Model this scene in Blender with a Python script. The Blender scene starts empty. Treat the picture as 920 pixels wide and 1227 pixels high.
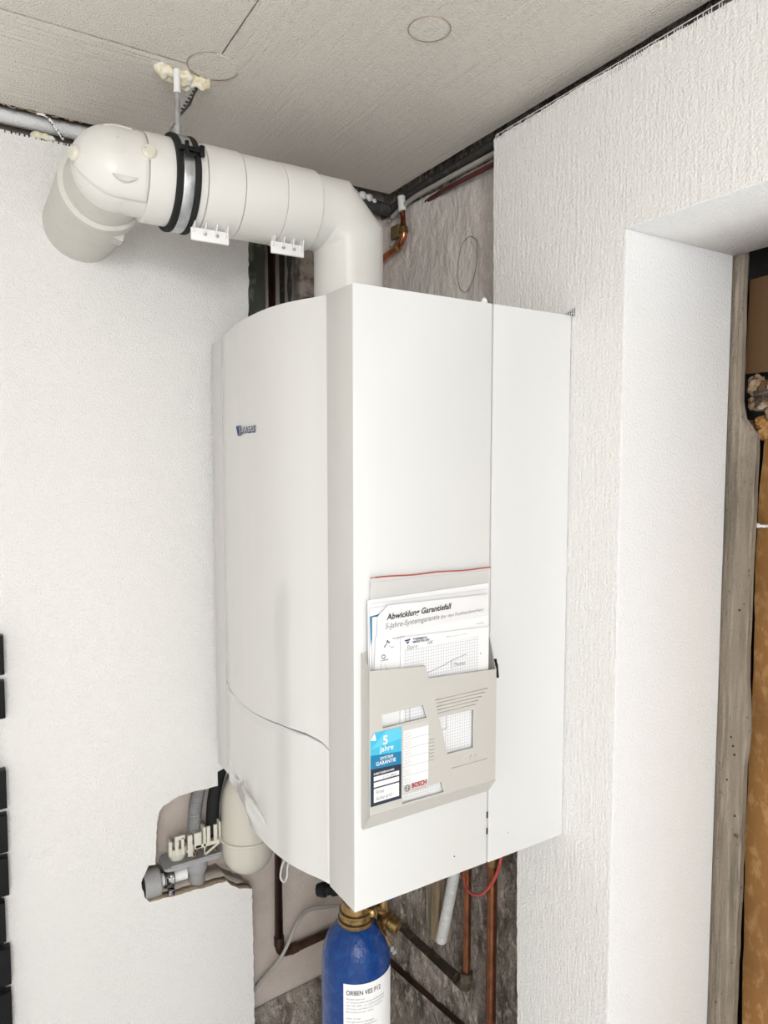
import bpy, bmesh, math, random
from mathutils import Vector, Matrix
random.seed(7)
PI = math.pi
C = bpy.context.scene.collection
sc = bpy.context.scene

# ------------------------------------------------------------------ camera, world, light, exposure
cd = bpy.data.cameras.new('camera'); cam = bpy.data.objects.new('camera', cd); C.objects.link(cam)
cd.sensor_fit = 'HORIZONTAL'; cd.sensor_width = 36; cd.lens = 849.6 * 36 / 920; cd.clip_start = .02
cam.location = (-.4828, -.8560, 1.5487)
cam.rotation_euler = (PI / 2 - .07063, 0, 1.01799 - PI / 2)
sc.camera = cam
sc.view_settings.view_transform = 'Standard'; sc.view_settings.look = 'None'
sc.view_settings.gamma = 1; sc.view_settings.use_curve_mapping = False
sc.view_settings.exposure = .09
w = bpy.data.worlds.new('world'); sc.world = w; w.use_nodes = True
w.node_tree.nodes['Background'].inputs[0].default_value = (.8, .85, .9, 1)
w.node_tree.nodes['Background'].inputs[1].default_value = .15
LAMP_AND_FILL = [((-1.05, -2.3, 1.90), 50, (.985, .99, 1.0)), ((-2.4, -1.0, 1.85), 5, (.985, .99, 1.0))]  # first is the lamp out of view, second a weak fill added from the left
for i, (loc, e, col) in enumerate(LAMP_AND_FILL):
    ld = bpy.data.lights.new('lamp_or_fill_light', 'POINT'); ld.energy = e; ld.color = col; ld.shadow_soft_size = .17
    lo = bpy.data.objects.new('lamp_or_fill_light', ld); C.objects.link(lo); lo.location = loc

# added broad fill behind the camera to lift the ceiling; no real source
ld = bpy.data.lights.new('added_fill_light', 'AREA'); ld.shape = 'RECTANGLE'; ld.size = 1.0; ld.size_y = 1.7; ld.energy = 34; ld.color = (.93, .97, 1.0)
lo = bpy.data.objects.new('added_fill_light', ld); C.objects.link(lo); lo.location = (-1.1, -2.6, 1.45); lo.rotation_euler = (.75, 0, -.45)

# ------------------------------------------------------------------ materials
MATS = {}
def mat(name, col, rough=.6, metal=0., bump=None, var=None, coat=0., alpha=1., trans=0.):
    """bump = (scale, strength, distance[, stretch xyz]); var = (scale, second colour, low, high[, stretch])"""
    m = bpy.data.materials.new(name); m.use_nodes = True; nt = m.node_tree; N = nt.nodes; L = nt.links
    b = N['Principled BSDF']
    b.inputs['Base Color'].default_value = (*col, 1); b.inputs['Roughness'].default_value = rough
    b.inputs['Metallic'].default_value = metal; b.inputs['Coat Weight'].default_value = coat
    b.inputs['Alpha'].default_value = alpha; b.inputs['Transmission Weight'].default_value = trans
    tc = N.new('ShaderNodeTexCoord')
    def coords(st):
        mp = N.new('ShaderNodeMapping'); L.new(tc.outputs['Object'], mp.inputs[0]); mp.inputs['Scale'].default_value = st; return mp.outputs[0]
    if var:
        vs = var if isinstance(var, list) else [var]
        cur = None
        for v in vs:
            st = v[4] if len(v) > 4 else (1, 1, 1)
            n = N.new('ShaderNodeTexNoise'); n.inputs['Scale'].default_value = v[0]; n.inputs['Detail'].default_value = 6; n.inputs['Roughness'].default_value = .6
            L.new(coords(st), n.inputs['Vector'])
            r = N.new('ShaderNodeMapRange'); r.inputs[1].default_value = v[2]; r.inputs[2].default_value = v[3]; L.new(n.outputs[0], r.inputs[0])
            mx = N.new('ShaderNodeMix'); mx.data_type = 'RGBA'; L.new(r.outputs[0], mx.inputs[0])
            if cur is None: mx.inputs[6].default_value = (*col, 1)
            else: L.new(cur, mx.inputs[6])
            mx.inputs[7].default_value = (*v[1], 1); cur = mx.outputs[2]
        L.new(cur, b.inputs['Base Color'])
    if bump:
        bs = bump if isinstance(bump, list) else [bump]
        prev = None
        for bb in bs:
            st = bb[3] if len(bb) > 3 else (1, 1, 1)
            n = N.new('ShaderNodeTexNoise'); n.inputs['Scale'].default_value = bb[0]; n.inputs['Detail'].default_value = 4
            L.new(coords(st), n.inputs['Vector'])
            bu = N.new('ShaderNodeBump'); bu.inputs['Strength'].default_value = bb[1]; bu.inputs['Distance'].default_value = bb[2]
            L.new(n.outputs[0], bu.inputs['Height'])
            if prev: L.new(prev, bu.inputs['Normal'])
            prev = bu.outputs[0]
        L.new(prev, b.inputs['Normal'])
    MATS[name] = m
    return m

plaster = mat('plaster', (.865, .848, .828), .9, bump=[(330, .9, .004), (45, .4, .004)])
plaster_r = mat('plaster_combed', (.87, .855, .832), .9, bump=[(300, .8, .003), (170, .6, .003, (1, 1, .12)), (30, .3, .004)])
reveal_m = mat('reveal_plaster', (.88, .88, .88), .9, bump=[(230, .7, .003), (30, .25, .003)])
ceil_x = mat('ceiling_render_x', (.92, .865, .79), .9, bump=[(120, 1, .007, (.05, 1, 1)), (300, .9, .005)])
ceil_y = mat('ceiling_render_y', (.92, .865, .79), .9, bump=[(90, 1, .005, (1, .05, 1)), (320, 1, .006)])
ceil_b = mat('ceiling_render_stipple', (.92, .865, .79), .9, bump=[(300, 1, .006)])
foam_m = mat('foam', (.80, .72, .50), .8, bump=(120, .6, .003), var=(60, (.85, .83, .78), .45, .6))
pink = mat('old_plaster', (.60, .525, .47), .95, bump=[(90, .6, .004), (300, .4, .002)], var=[(7, (.48, .415, .36), .4, .7), (160, (.16, .12, .10), .66, .74)])
pinktop = mat('old_plaster_trowelled', (.80, .745, .70), .8, bump=[(60, .8, .008, (1, 1, .6)), (220, .6, .003)], var=(9, (.72, .65, .61), .4, .7))
stone = mat('old_stone_wall', (.36, .31, .27), .95, bump=[(45, 1, .02, (1, 1, .5)), (160, 1, .008)], var=[(16, (.12, .10, .085), .42, .62, (1, 1, .5)), (70, (.60, .53, .46), .52, .70, (1, 1, .5))])
brownedge = mat('cut_edge', (.33, .24, .16), .95, bump=(150, .8, .004), var=(40, (.5, .42, .33), .4, .7))
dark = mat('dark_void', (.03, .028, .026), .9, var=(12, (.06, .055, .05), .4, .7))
flue_m = mat('flue_plastic', (.75, .735, .70), .38, bump=(14, .04, .004), var=(12, (.70, .68, .64), .55, .8))
flue_g = mat('flue_plastic_grey', (.64, .625, .575), .5, var=(30, (.58, .56, .51), .5, .8))
boiler_w = mat('boiler_enamel', (.75, .755, .75), .28, coat=.3, bump=(500, .03, .0005))
boiler_f = mat('boiler_front_plastic', (.69, .685, .67), .2, coat=.4, bump=(3, .03, .01))
boiler_s = mat('boiler_front_strip', (.63, .62, .60), .3, coat=.2)
gap_m = mat('gap_dark', (.03, .03, .03), .8)
white_p = mat('white_plastic', (.86, .86, .84), .4)
cream_p = mat('cream_plastic', (.72, .70, .60), .45, var=(60, (.62, .60, .5), .5, .8))
holder_m = mat('holder_plastic', (.58, .565, .53), .42, bump=(400, .05, .0005))
grey_p = mat('grey_plastic', (.36, .355, .36), .5, var=(50, (.30, .29, .29), .5, .8))
hose_g = mat('grey_hose', (.30, .30, .30), .5)
hose_w = mat('white_hose', (.56, .56, .54), .5)
black_p = mat('black_plastic', (.012, .012, .013), .35)
black_r = mat('black_rubber', (.02, .02, .02), .75)
black_s = mat('sooty_pipe', (.05, .047, .043), .7, var=(40, (.14, .13, .12), .55, .75))
vessel_m = mat('vessel_enamel', (.60, .575, .50), .25, coat=.3)
copper = mat('copper', (.30, .115, .055), .32, metal=.85, var=(30, (.14, .06, .035), .4, .7))
copper_o = mat('copper_oxidised', (.09, .045, .028), .4, metal=.6, var=(25, (.045, .028, .02), .4, .7))
copper_b = mat('copper_bright', (.55, .22, .11), .22, metal=.95, var=(40, (.35, .12, .06), .5, .75))
iron = mat('old_iron_pipe', (.075, .055, .04), .6, metal=.3, bump=(120, .4, .002), var=(50, (.19, .15, .11), .5, .7))
redpipe = mat('dark_red_pipe', (.10, .022, .018), .5)
redcable = mat('red_cable_sheath', (.45, .075, .055), .5)
brass = mat('brass', (.36, .24, .10), .32, metal=.9, var=(60, (.16, .11, .05), .45, .7))
steel = mat('galvanised_steel', (.58, .60, .62), .32, metal=.9, var=(60, (.42, .44, .46), .4, .7))
chrome = mat('chrome', (.5, .52, .54), .15, metal=1., var=(80, (.1, .1, .11), .5, .6))
blue = mat('blue_paint', (.006, .042, .19), .22, coat=0, bump=[(70, .5, .003), (300, .4, .0015)], var=(60, (.012, .075, .27), .5, .7))
blue_d = mat('dark_blue_plastic', (.015, .03, .12), .45)
paper = mat('paper', (.87, .87, .87), .8)
paper2 = mat('paper_shaded', (.84, .84, .86), .8)
greyprint = mat('grey_print_band', (.80, .80, .81), .8)
ink = mat('ink_black', (.03, .03, .035), .7)
ink_g = mat('ink_grey', (.25, .25, .27), .7)
ink_b = mat('ink_navy', (.03, .05, .15), .7)
ink_red = mat('ink_red', (.45, .02, .03), .6)
cyan = mat('print_cyan', (.07, .52, .76), .4)
cyan2 = mat('print_light_cyan', (.14, .62, .82), .4)
midblue = mat('print_blue', (.02, .22, .42), .4)
navy = mat('print_navy', (.025, .035, .06), .4)
white_i = mat('print_white', (.88, .88, .88), .5)
cardgrey = mat('card_grey', (.62, .61, .58), .5)
cable_g = mat('grey_cable', (.42, .40, .37), .5)
postwood = mat('weathered_wood', (.26, .215, .165), .9, bump=[(120, .9, .006, (1, 1, .07)), (200, .8, .003)], var=[(26, (.17, .145, .11), .45, .62, (1, 1, .12)), (120, (.36, .31, .25), .5, .7, (1, 1, .06)), (110, (.08, .065, .05), .64, .70, (1, 1, .5))])
osb = mat('brown_pressed_board', (.32, .155, .045), .7, bump=(60, .3, .002), var=[(38, (.46, .26, .10), .5, .62, (1, 1.4, .8)), (5, (.22, .10, .03), .5, .8)])
plankwood = mat('dark_brown_plank', (.12, .058, .018), .7, bump=(80, .3, .002, (1, 1, .1)), var=(12, (.11, .06, .025), .4, .7, (1, 1, .3)))
rubble = mat('broken_masonry', (.30, .20, .12), .95, bump=(90, .8, .005), var=[(25, (.45, .38, .3), .5, .65), (40, (.06, .04, .03), .55, .62)])
floor_m = mat('concrete_floor', (.78, .77, .75), .8, bump=(60, .2, .002), var=(6, (.74, .73, .71), .4, .7))
bagplastic = mat('clear_bag_plastic', (.90, .89, .87), .25, alpha=.42, bump=(25, .3, .004))
fibre = mat('white_fibre_mesh', (.75, .74, .72), .8)
logo_w = mat('emblem_silver', (.75, .75, .76), .3, metal=.5)

for _m, _v in ((blue, .30), (black_p, .15), (black_r, .2), (stone, .2), (boiler_w, .35)): _m.node_tree.nodes['Principled BSDF'].inputs['Specular IOR Level'].default_value = _v

def gridmat(name, px, py, th, col, line):
    m = bpy.data.materials.new(name); m.use_nodes = True; nt = m.node_tree; N = nt.nodes; L = nt.links
    b = N['Principled BSDF']; b.inputs['Roughness'].default_value = .8
    tc = N.new('ShaderNodeTexCoord'); s = N.new('ShaderNodeSeparateXYZ'); L.new(tc.outputs['Object'], s.inputs[0])
    outs = []
    for k, p in ((0, px), (2, py)):
        d = N.new('ShaderNodeMath'); d.operation = 'MULTIPLY'; d.inputs[1].default_value = 1 / p; L.new(s.outputs[k], d.inputs[0])
        f = N.new('ShaderNodeMath'); f.operation = 'FRACT'; L.new(d.outputs[0], f.inputs[0])
        c = N.new('ShaderNodeMath'); c.operation = 'LESS_THAN'; c.inputs[1].default_value = th; L.new(f.outputs[0], c.inputs[0]); outs.append(c)
    mx = N.new('ShaderNodeMath'); mx.operation = 'MAXIMUM'; L.new(outs[0].outputs[0], mx.inputs[0]); L.new(outs[1].outputs[0], mx.inputs[1])
    mi = N.new('ShaderNodeMix'); mi.data_type = 'RGBA'; L.new(mx.outputs[0], mi.inputs[0]); mi.inputs[6].default_value = (*col, 1); mi.inputs[7].default_value = (*line, 1)
    L.new(mi.outputs[2], b.inputs['Base Color']); return m
graph = gridmat('graph_paper', .0045, .0045, .14, (.85, .85, .86), (.55, .57, .62))

# ------------------------------------------------------------------ mesh helpers
def V(*a): return Vector(a)
def link(name, me, m, parent=None, smooth=30, sub=None):
    o = bpy.data.objects.new(name, me); C.objects.link(o)
    for mm in (m if isinstance(m, (list, tuple)) else [m]): me.materials.append(mm)
    if smooth is not None:
        for p in me.polygons: p.use_smooth = True
        me.set_sharp_from_angle(angle=math.radians(smooth))
    if parent:
        o.parent = parent
        q = parent; loc = Vector((0, 0, 0))
        while q: loc += q.location; q = q.parent
        o.location = -loc
    return o
def obj(name, bm, m, parent=None, smooth=30, bevel=0, seg=2, label=None):
    bmesh.ops.recalc_face_normals(bm, faces=bm.faces)
    if bevel:
        ed = [e for e in bm.edges if len(e.link_faces) == 2 and e.calc_face_angle(0) > .6]
        bmesh.ops.bevel(bm, geom=ed, offset=bevel, segments=seg, affect='EDGES', profile=.6, clamp_overlap=True)
    me = bpy.data.meshes.new(name); bm.to_mesh(me); bm.free()
    o = link(name, me, m, parent, smooth)
    if label: o['label'] = label
    return o
def tag(o, label=None, cat=None, group=None, kind=None):
    if label: o['label'] = label
    if cat: o['category'] = cat
    if group: o['group'] = group
    if kind: o['kind'] = kind
    return o
def thing(name, loc, label, cat, group=None):
    o = bpy.data.objects.new(name, None); C.objects.link(o); o.location = loc; o.empty_display_size = .02
    return tag(o, label, cat, group)
def box(bm, lo, hi, rot=None, c=None):
    x0, y0, z0 = lo; x1, y1, z1 = hi
    vs = [bm.verts.new(v) for v in ((x0, y0, z0), (x1, y0, z0), (x1, y1, z0), (x0, y1, z0), (x0, y0, z1), (x1, y0, z1), (x1, y1, z1), (x0, y1, z1))]
    for f in ((0, 3, 2, 1), (4, 5, 6, 7), (0, 1, 5, 4), (1, 2, 6, 5), (2, 3, 7, 6), (3, 0, 4, 7)): bm.faces.new([vs[i] for i in f])
    if rot is not None:
        c = Vector(c) if c else (Vector(lo) + Vector(hi)) / 2
        bmesh.ops.rotate(bm, cent=c, matrix=rot.to_3x3(), verts=vs)
    return vs
def frame(d):
    d = d.normalized(); a = V(0, 0, 1) if abs(d.z) < .9 else V(1, 0, 0)
    u = d.cross(a).normalized(); return u, u.cross(d).normalized()
def lathe(bm, origin, axis, prof, n=32, cap=True):
    """prof = [(t along axis, radius)]"""
    o = Vector(origin); ax = Vector(axis).normalized(); u, v = frame(ax); rings = []
    for t, r in prof:
        if r < 1e-6: rings.append([bm.verts.new(o + ax * t)]); continue
        rings.append([bm.verts.new(o + ax * t + (u * math.cos(2 * PI * k / n) + v * math.sin(2 * PI * k / n)) * r) for k in range(n)])
    for a, b in zip(rings, rings[1:]):
        for k in range(n):
            q = (k + 1) % n
            if len(a) == 1 and len(b) == 1: continue
            if len(a) == 1: bm.faces.new((a[0], b[k], b[q]))
            elif len(b) == 1: bm.faces.new((a[k], a[q], b[0]))
            else: bm.faces.new((a[k], a[q], b[q], b[k]))
    if cap:
        for rg in (rings[0], rings[-1]):
            if len(rg) > 2: bm.faces.new(rg)
def cyl(bm, p0, p1, r, n=24, ch=0):
    p0 = Vector(p0); p1 = Vector(p1); L = (p1 - p0).length
    lathe(bm, p0, p1 - p0, [(0, r - ch), (ch, r), (L - ch, r), (L, r - ch)] if ch else [(0, r), (L, r)], n)
def smoothpath(pts, k=8):
    P = [Vector(p) for p in pts]; Q = [P[0] * 2 - P[1]] + P + [P[-1] * 2 - P[-2]]; out = []
    for i in range(1, len(Q) - 2):
        a, b, c, d = Q[i - 1:i + 3]
        for j in range(k):
            t = j / k
            out.append(.5 * ((2 * b) + (c - a) * t + (2 * a - 5 * b + 4 * c - d) * t * t + (3 * b - a - 3 * c + d) * t ** 3))
    out.append(P[-1]); return out
def roundpath(pts, r, k=6):
    P = [Vector(p) for p in pts]; out = [P[0]]
    for a, b, c in zip(P, P[1:], P[2:]):
        d1 = (a - b).normalized(); d2 = (c - b).normalized()
        rr = min(r, (a - b).length * .49, (c - b).length * .49); s = b + d1 * rr; e = b + d2 * rr
        for j in range(k + 1):
            t = j / k; out.append(s * (1 - t) ** 2 + b * 2 * t * (1 - t) + e * t * t)
    out.append(P[-1]); return out
def tube(bm, path, r, n=12, cap=True, rf=None):
    P = [Vector(p) for p in path]; rings = []; u = None
    for i, p in enumerate(P):
        d = (P[min(i + 1, len(P) - 1)] - P[max(i - 1, 0)]).normalized()
        if u is None: u, v = frame(d)
        else:
            u = (u - d * u.dot(d)).normalized(); v = d.cross(u)
        rr = rf(i) if rf else r
        rings.append([bm.verts.new(p + (u * math.cos(2 * PI * k / n) + v * math.sin(2 * PI * k / n)) * rr) for k in range(n)])
    for a, b in zip(rings, rings[1:]):
        for k in range(n): bm.faces.new((a[k], a[(k + 1) % n], b[(k + 1) % n], b[k]))
    if cap: bm.faces.new(rings[0]); bm.faces.new(rings[-1])
def corrugated(bm, path, r, pitch=.004, amp=.0012, n=18):
    P = smoothpath(path, 12); out = [P[0]]; acc = 0
    for a, b in zip(P, P[1:]):
        L = (b - a).length; m = max(1, int(L / (pitch / 4)))
        for j in range(1, m + 1): out.append(a.lerp(b, j / m))
    s = [0]
    for a, b in zip(out, out[1:]): s.append(s[-1] + (b - a).length)
    tube(bm, out, r, n, rf=lambda i: r + amp * math.sin(2 * PI * s[i] / pitch))
def mitre(bm, path, r, n=48):
    P = [Vector(p) for p in path]; d = (P[1] - P[0]).normalized(); u, v = frame(d)
    ring = [P[0] + (u * math.cos(2 * PI * k / n) + v * math.sin(2 * PI * k / n)) * r for k in range(n)]
    rings = [[bm.verts.new(q) for q in ring]]
    for i in range(1, len(P)):
        d = (P[i] - P[i - 1]).normalized()
        nn = (d + (P[i + 1] - P[i]).normalized()).normalized() if i < len(P) - 1 else d
        ring = [q + d * ((P[i] - q).dot(nn) / d.dot(nn)) for q in ring]
        rings.append([bm.verts.new(q) for q in ring])
    for a, b in zip(rings, rings[1:]):
        for k in range(n): bm.faces.new((a[k], a[(k + 1) % n], b[(k + 1) % n], b[k]))
    bm.faces.new(rings[0]); bm.faces.new(rings[-1])
def rough_poly(pts, amp, step=.012, flags=None):
    out = []; n = len(pts)
    for i in range(n):
        a = pts[i]; b = pts[(i + 1) % n]; out.append(a)
        if flags is None or flags[i]:
            L = math.hypot(b[0] - a[0], b[1] - a[1]); m = int(L / step)
            for j in range(1, m):
                t = j / m; out.append((a[0] + (b[0] - a[0]) * t + random.uniform(-amp, amp), a[1] + (b[1] - a[1]) * t + random.uniform(-amp, amp)))
    return out
def plate(loops, d0, d1, axes='xz'):
    """flat plate with holes; 2D loops, extruded from d0 to d1 on the missing axis"""
    cu = bpy.data.curves.new('plate', 'CURVE'); cu.dimensions = '2D'; cu.fill_mode = 'BOTH'; cu.extrude = abs(d1 - d0) / 2
    for lp in loops:
        s = cu.splines.new('POLY'); s.points.add(len(lp) - 1); s.use_cyclic_u = True
        for p, q in zip(s.points, lp): p.co = (q[0], q[1], 0, 1)
    o = bpy.data.objects.new('plate', cu); C.objects.link(o)
    me = bpy.data.meshes.new_from_object(o.evaluated_get(bpy.context.evaluated_depsgraph_get()))
    bpy.data.objects.remove(o); bm = bmesh.new(); bm.from_mesh(me); bpy.data.meshes.remove(me)
    bmesh.ops.remove_doubles(bm, verts=bm.verts, dist=1e-5)
    mid = (d0 + d1) / 2
    for v in bm.verts:
        a, b, c = v.co
        v.co = (a, mid + c, b) if axes == 'xz' else ((mid + c, a, b) if axes == 'yz' else (a, b, mid + c))
    return bm
def text(s, origin, m, parent, width=None, height=None, ux=V(1, 0, 0), uy=V(0, 0, 1), bold=0, shear=0, name='lettering', lift=.0003, wrap=None):
    cu = bpy.data.curves.new('text', 'FONT'); cu.body = s; cu.size = 1; cu.offset = bold; cu.shear = shear; cu.extrude = 0; cu.resolution_u = 3
    o = bpy.data.objects.new('text', cu); C.objects.link(o)
    me = bpy.data.meshes.new_from_object(o.evaluated_get(bpy.context.evaluated_depsgraph_get())); bpy.data.objects.remove(o)
    xs = [v.co.x for v in me.vertices]; ys = [v.co.y for v in me.vertices]
    x0, x1, y0, y1 = min(xs), max(xs), 0, .72
    sx = width / (x1 - x0) if width else None; sy = height / .72 if height else None
    sx = sx or sy; sy = sy or sx
    nz = ux.cross(uy).normalized(); og = Vector(origin)
    if wrap is None:
        for v in me.vertices: v.co = og + ux * ((v.co.x - x0) * sx) + uy * (v.co.y * sy) + nz * lift
    else:
        for v in me.vertices: v.co = wrap((v.co.x - x0) * sx, v.co.y * sy)
    return link(name, me, m, parent, None)
def scribble(pts, r, m, parent, name='handwriting'):
    bm = bmesh.new()
    for st in pts: tube(bm, smoothpath(st, 4), r, 5)
    return obj(name, bm, m, parent)
def quad(bm, pts): bm.faces.new([bm.verts.new(p) for p in pts])

def fuse(o, v=.0016):
    md = o.modifiers.new('fuse', 'REMESH'); md.mode = 'VOXEL'; md.voxel_size = v; md.use_smooth_shade = True; return o
# ------------------------------------------------------------------ the setting
YL, YB = .64, .72          # insulated face and bare face of the left wall
XR, XB = .4115, .49        # insulated face and bare face of the right wall
ZC = 2.19
bm = bmesh.new(); box(bm, (-3.4, -3.6, -.1), (1.6, .9, 0)); tag(obj('floor', bm, floor_m), kind='structure')
# ceiling: dark base slab, rendered boards below it
bm = bmesh.new(); box(bm, (-3.4, -3.6, ZC + .045), (1.6, .9, ZC + .12)); ceiling = tag(obj('ceiling', bm, dark), kind='structure')
XS, YS = -.088, .326
def board(lo, hi, m):
    bm = bmesh.new(); lp = [(lo[0], lo[1]), (hi[0], lo[1]), (hi[0], hi[1]), (lo[0], hi[1])]
    b = plate([rough_poly(lp, .0007, .03, (hi[2:] or (0, 0, 0, 0)))], ZC, ZC + .045, 'xy'); bm.free()
    return obj('ceiling_panel', b, m, ceiling, smooth=None)
g = .0014
board((XS + g, -3.55), (.4475, .628, 0, 1, 1, 0), ceil_y)
board((-3.35, YS + g * 1.6), (XS - g, .628, 0, 0, 1, 0), ceil_x)
board((-3.35, -3.55), (XS - g, YS - g), ceil_b)
bm = bmesh.new(); box(bm, (.4475, -3.55, ZC + .04), (.49, .7, ZC + .045)); bm.free()
for (cx, cy, r) in ((-.088, .312, .040), (.153, .046, .030)):
    bm = bmesh.new(); lathe(bm, (cx, cy, ZC - .0012), (.02, .01, 1), [(0, 0), (0, r - .003), (.0012, r - .001), (.004, r)], 48)
    o = obj('ceiling_cap', bm, ceil_b if cx < 0 else ceil_y, ceiling)
    bm = bmesh.new(); tube(bm, [(cx + (r + .0015) * math.cos(a), cy + (r + .0015) * math.sin(a), ZC - .0004) for a in [2 * PI * i / 60 for i in range(44 if cx < 0 else 61)]], .0008, 5)
    obj('joint_shadow_ring', bm, brownedge, ceiling)  # brown tube drawn as the thin shadow in the joint round the cap

# left wall: plaster-faced slab with the ragged cut-out around the drain
cut = [(.006, .845), (.006, .830), (-.055, .830), (-.083, .828), (-.115, .815), (-.123, .804), (-.128, .780), (-.131, .735), (-.133, .691), (-.147, .693), (-.163, .66), (-.157, .626), (-.147, .612), (-.06, .607), (.023, .604), (.034, .590), (.053, .576), (.083, .566)]
outl = [(.085, 0), (-3.3, 0), (-3.3, 2.149), (.096, 2.149), (.094, 1.95), (.090, 1.75), (.090, .90), (.040, .872), (.006, .862)] + cut
fl = [0, 0, 1, 1, 1, 1, 0, 0, 0] + [1] * len(cut); fl[-1] = 1; fl[2] = 1
bm = plate([rough_poly(outl, .0013, .009, fl)], YL, YL + .024)
wl = obj('wall_left', bm, plaster, smooth=None)
wl.data.materials.append(brownedge)
for p in wl.data.polygons:
    if abs(p.normal.y) < .5: p.material_index = 1
tag(wl, kind='structure')
cut2 = [(a + (.004 if a < -.1 else 0), b + (.003 if b < .7 else -.003)) for a, b in cut]
outl2 = [(.080, 0), (-3.3, 0), (-3.3, 2.146), (.09, 2.146), (.086, .90), (.002, .87)] + cut2[:-1] + [(.078, .566)]
bm = plate([rough_poly(outl2, .0025, .012, [0, 0, 0, 0, 0, 0] + [1] * len(cut2))], YL + .0245, YB - .0005)
tag(obj('wall_left_mortar_backing', bm, pink, smooth=None), kind='structure')

def relief(name, m, f, nu, nv, amp, sc_, parent=None, kind='structure', seed=0):
    """displaced grid: f(u,v)->(point, normal)"""
    from mathutils import noise
    bm = bmesh.new(); G = []
    for i in range(nu + 1):
        row = []
        for j in range(nv + 1):
            p, n = f(i / nu, j / nv)
            h = noise.fractal(p * sc_ + V(seed, 0, 0), .9, 2.1, 4)
            row.append(bm.verts.new(p + n * (h * amp)))
        G.append(row)
    for i in range(nu):
        for j in range(nv): bm.faces.new((G[i][j], G[i + 1][j], G[i + 1][j + 1], G[i][j + 1]))
    o = obj(name, bm, m, parent, smooth=60)
    if kind: tag(o, kind=kind)
    return o
# bare wall behind the left slab: dark above, smooth old plaster below
bm = bmesh.new(); box(bm, (-3.4, YB, 0), (.6, .9, 2.235)); tag(obj('wall_left_masonry', bm, pink), kind='structure')
relief('wall_left_old_plaster', pink, lambda u, v: (V(.06 + .44 * u, YB - .006, .30 + .95 * v), V(0, -1, 0)), 70, 110, .003, 9)
relief('wall_left_footing', stone, lambda u, v: (V(.06 + .44 * u, YB - .006 - .03 * (1 - max(0, v - .8) * 5), .0 + (.205 + .03 * u) * v), V(0, -1, 0)), 60, 30, .006, 16, seed=3)
# bare wall beyond the right slab
bm = bmesh.new()
box(bm, (XB, -.098, 0), (.684, .9, 2.235)); box(bm, (XB, -1.02, 1.925), (.684, -.098, 2.235)); box(bm, (XB, -3.6, 0), (.684, -1.02, 2.235))
tag(obj('wall_right_masonry', bm, stone), kind='structure')
relief('wall_right_old_plaster', pinktop, lambda u, v: (V(XB - .006, .19 + .54 * u, 1.5 + .66 * v), V(-1, 0, 0)), 90, 110, .0045, 12, seed=5)
relief('wall_right_old_stone', stone, lambda u, v: (V(XB - .008, .09 + .64 * u, 0 + 1.0 * v), V(-1, 0, 0)), 130, 190, .010, 15, seed=8)
# fine pencil line drawn round on the old plaster
bm = bmesh.new()
lp = [(.347, 2.022), (.365, 2.025), (.385, 2.015), (.397, 1.985), (.40, 1.955), (.392, 1.925), (.372, 1.912), (.352, 1.925), (.338, 1.955), (.334, 1.99), (.337, 2.012), (.352, 2.022)]
tube(bm, smoothpath([(XB - .0065 - .003, y, z) for y, z in lp], 5), .0005, 5); wr0 = bpy.data.objects['wall_right_old_plaster']
obj('pencil_line', bm, gap_m, wr0, label='thin pencilled loop on the old plaster')
# right slab with the doorway
o1 = [(.108, 0), (.110, .30), (.106, .47), (.109, .60), (.112, .70), (.113, .80), (.111, .93), (.20, .93), (.201, 1.4), (.199, 1.85), (.203, 2.15), (.096, 2.150), (-.018, 2.154), (-.116, 2.150), (-.159, 2.151), (-.242, 2.148), (-.5, 2.146), (-3.55, 2.146), (-3.55, 0), (-1.02, 0), (-1.02, 1.9045), (-.6, 1.9045), (-.3, 1.9045), (-.1062, 1.9045), (-.1062, 0)]
fl = [1] * 16 + [0] * 4 + [1, 1, 1, 1, 0]; fl[23] = 1
bm = plate([rough_poly(o1, .0012, .010, fl)], XR, XB - .012, 'yz')
wr = obj('wall_right', bm, plaster_r, smooth=None); tag(wr, kind='structure')
# fibre mesh showing along the slab's upper edge and beside the boiler
bm = bmesh.new(); y = .198
while y > -.6:
    h = random.uniform(-.002, .0045); box(bm, (XR - .0003, y - .0004, 2.146), (XR + .0006, y + .0004, 2.1525 + h)); y -= .0042 if random.random() < .8 else .011
for dz in (2.1545,): box(bm, (XR - .0006, -.6, dz), (XR + .0004, .198, dz + .0009))
tag(obj('fibre_mesh', bm, fibre, wr), kind='stuff')
bm = bmesh.new(); y = .196
while y > -.3:
    h = random.uniform(.001, .006); box(bm, (XR + .0005, y - .0009, 2.1475 - h), (XR - .0003, y + .0009, 2.1480)); y -= .0042 if random.random() < .7 else .013
obj('mesh_slot', bm, cardgrey, wr)['kind'] = 'stuff'
bm = bmesh.new(); T = [(.030, 1.7905), (-.008, 1.802), (-.0075, 1.789)]
b2 = plate([T], XR - .0016, XR - .0006, 'yz'); bm.free(); obj('plaster_gap', b2, gap_m, wr, smooth=None)
bm = bmesh.new()
for k in range(7):
    yy = .022 - k * .0048; top = 1.7925 + (.030 - yy) * .27; box(bm, (XR - .0028, yy - .0006, 1.789), (XR - .0016, yy + .0006, top))
for k in range(2): box(bm, (XR - .0028, -.0075, 1.7935 + k * .004), (XR - .0016, .018 - k * .016, 1.7945 + k * .004))
tag(obj('fibre_mesh', bm, fibre, wr), kind='stuff')
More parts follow.
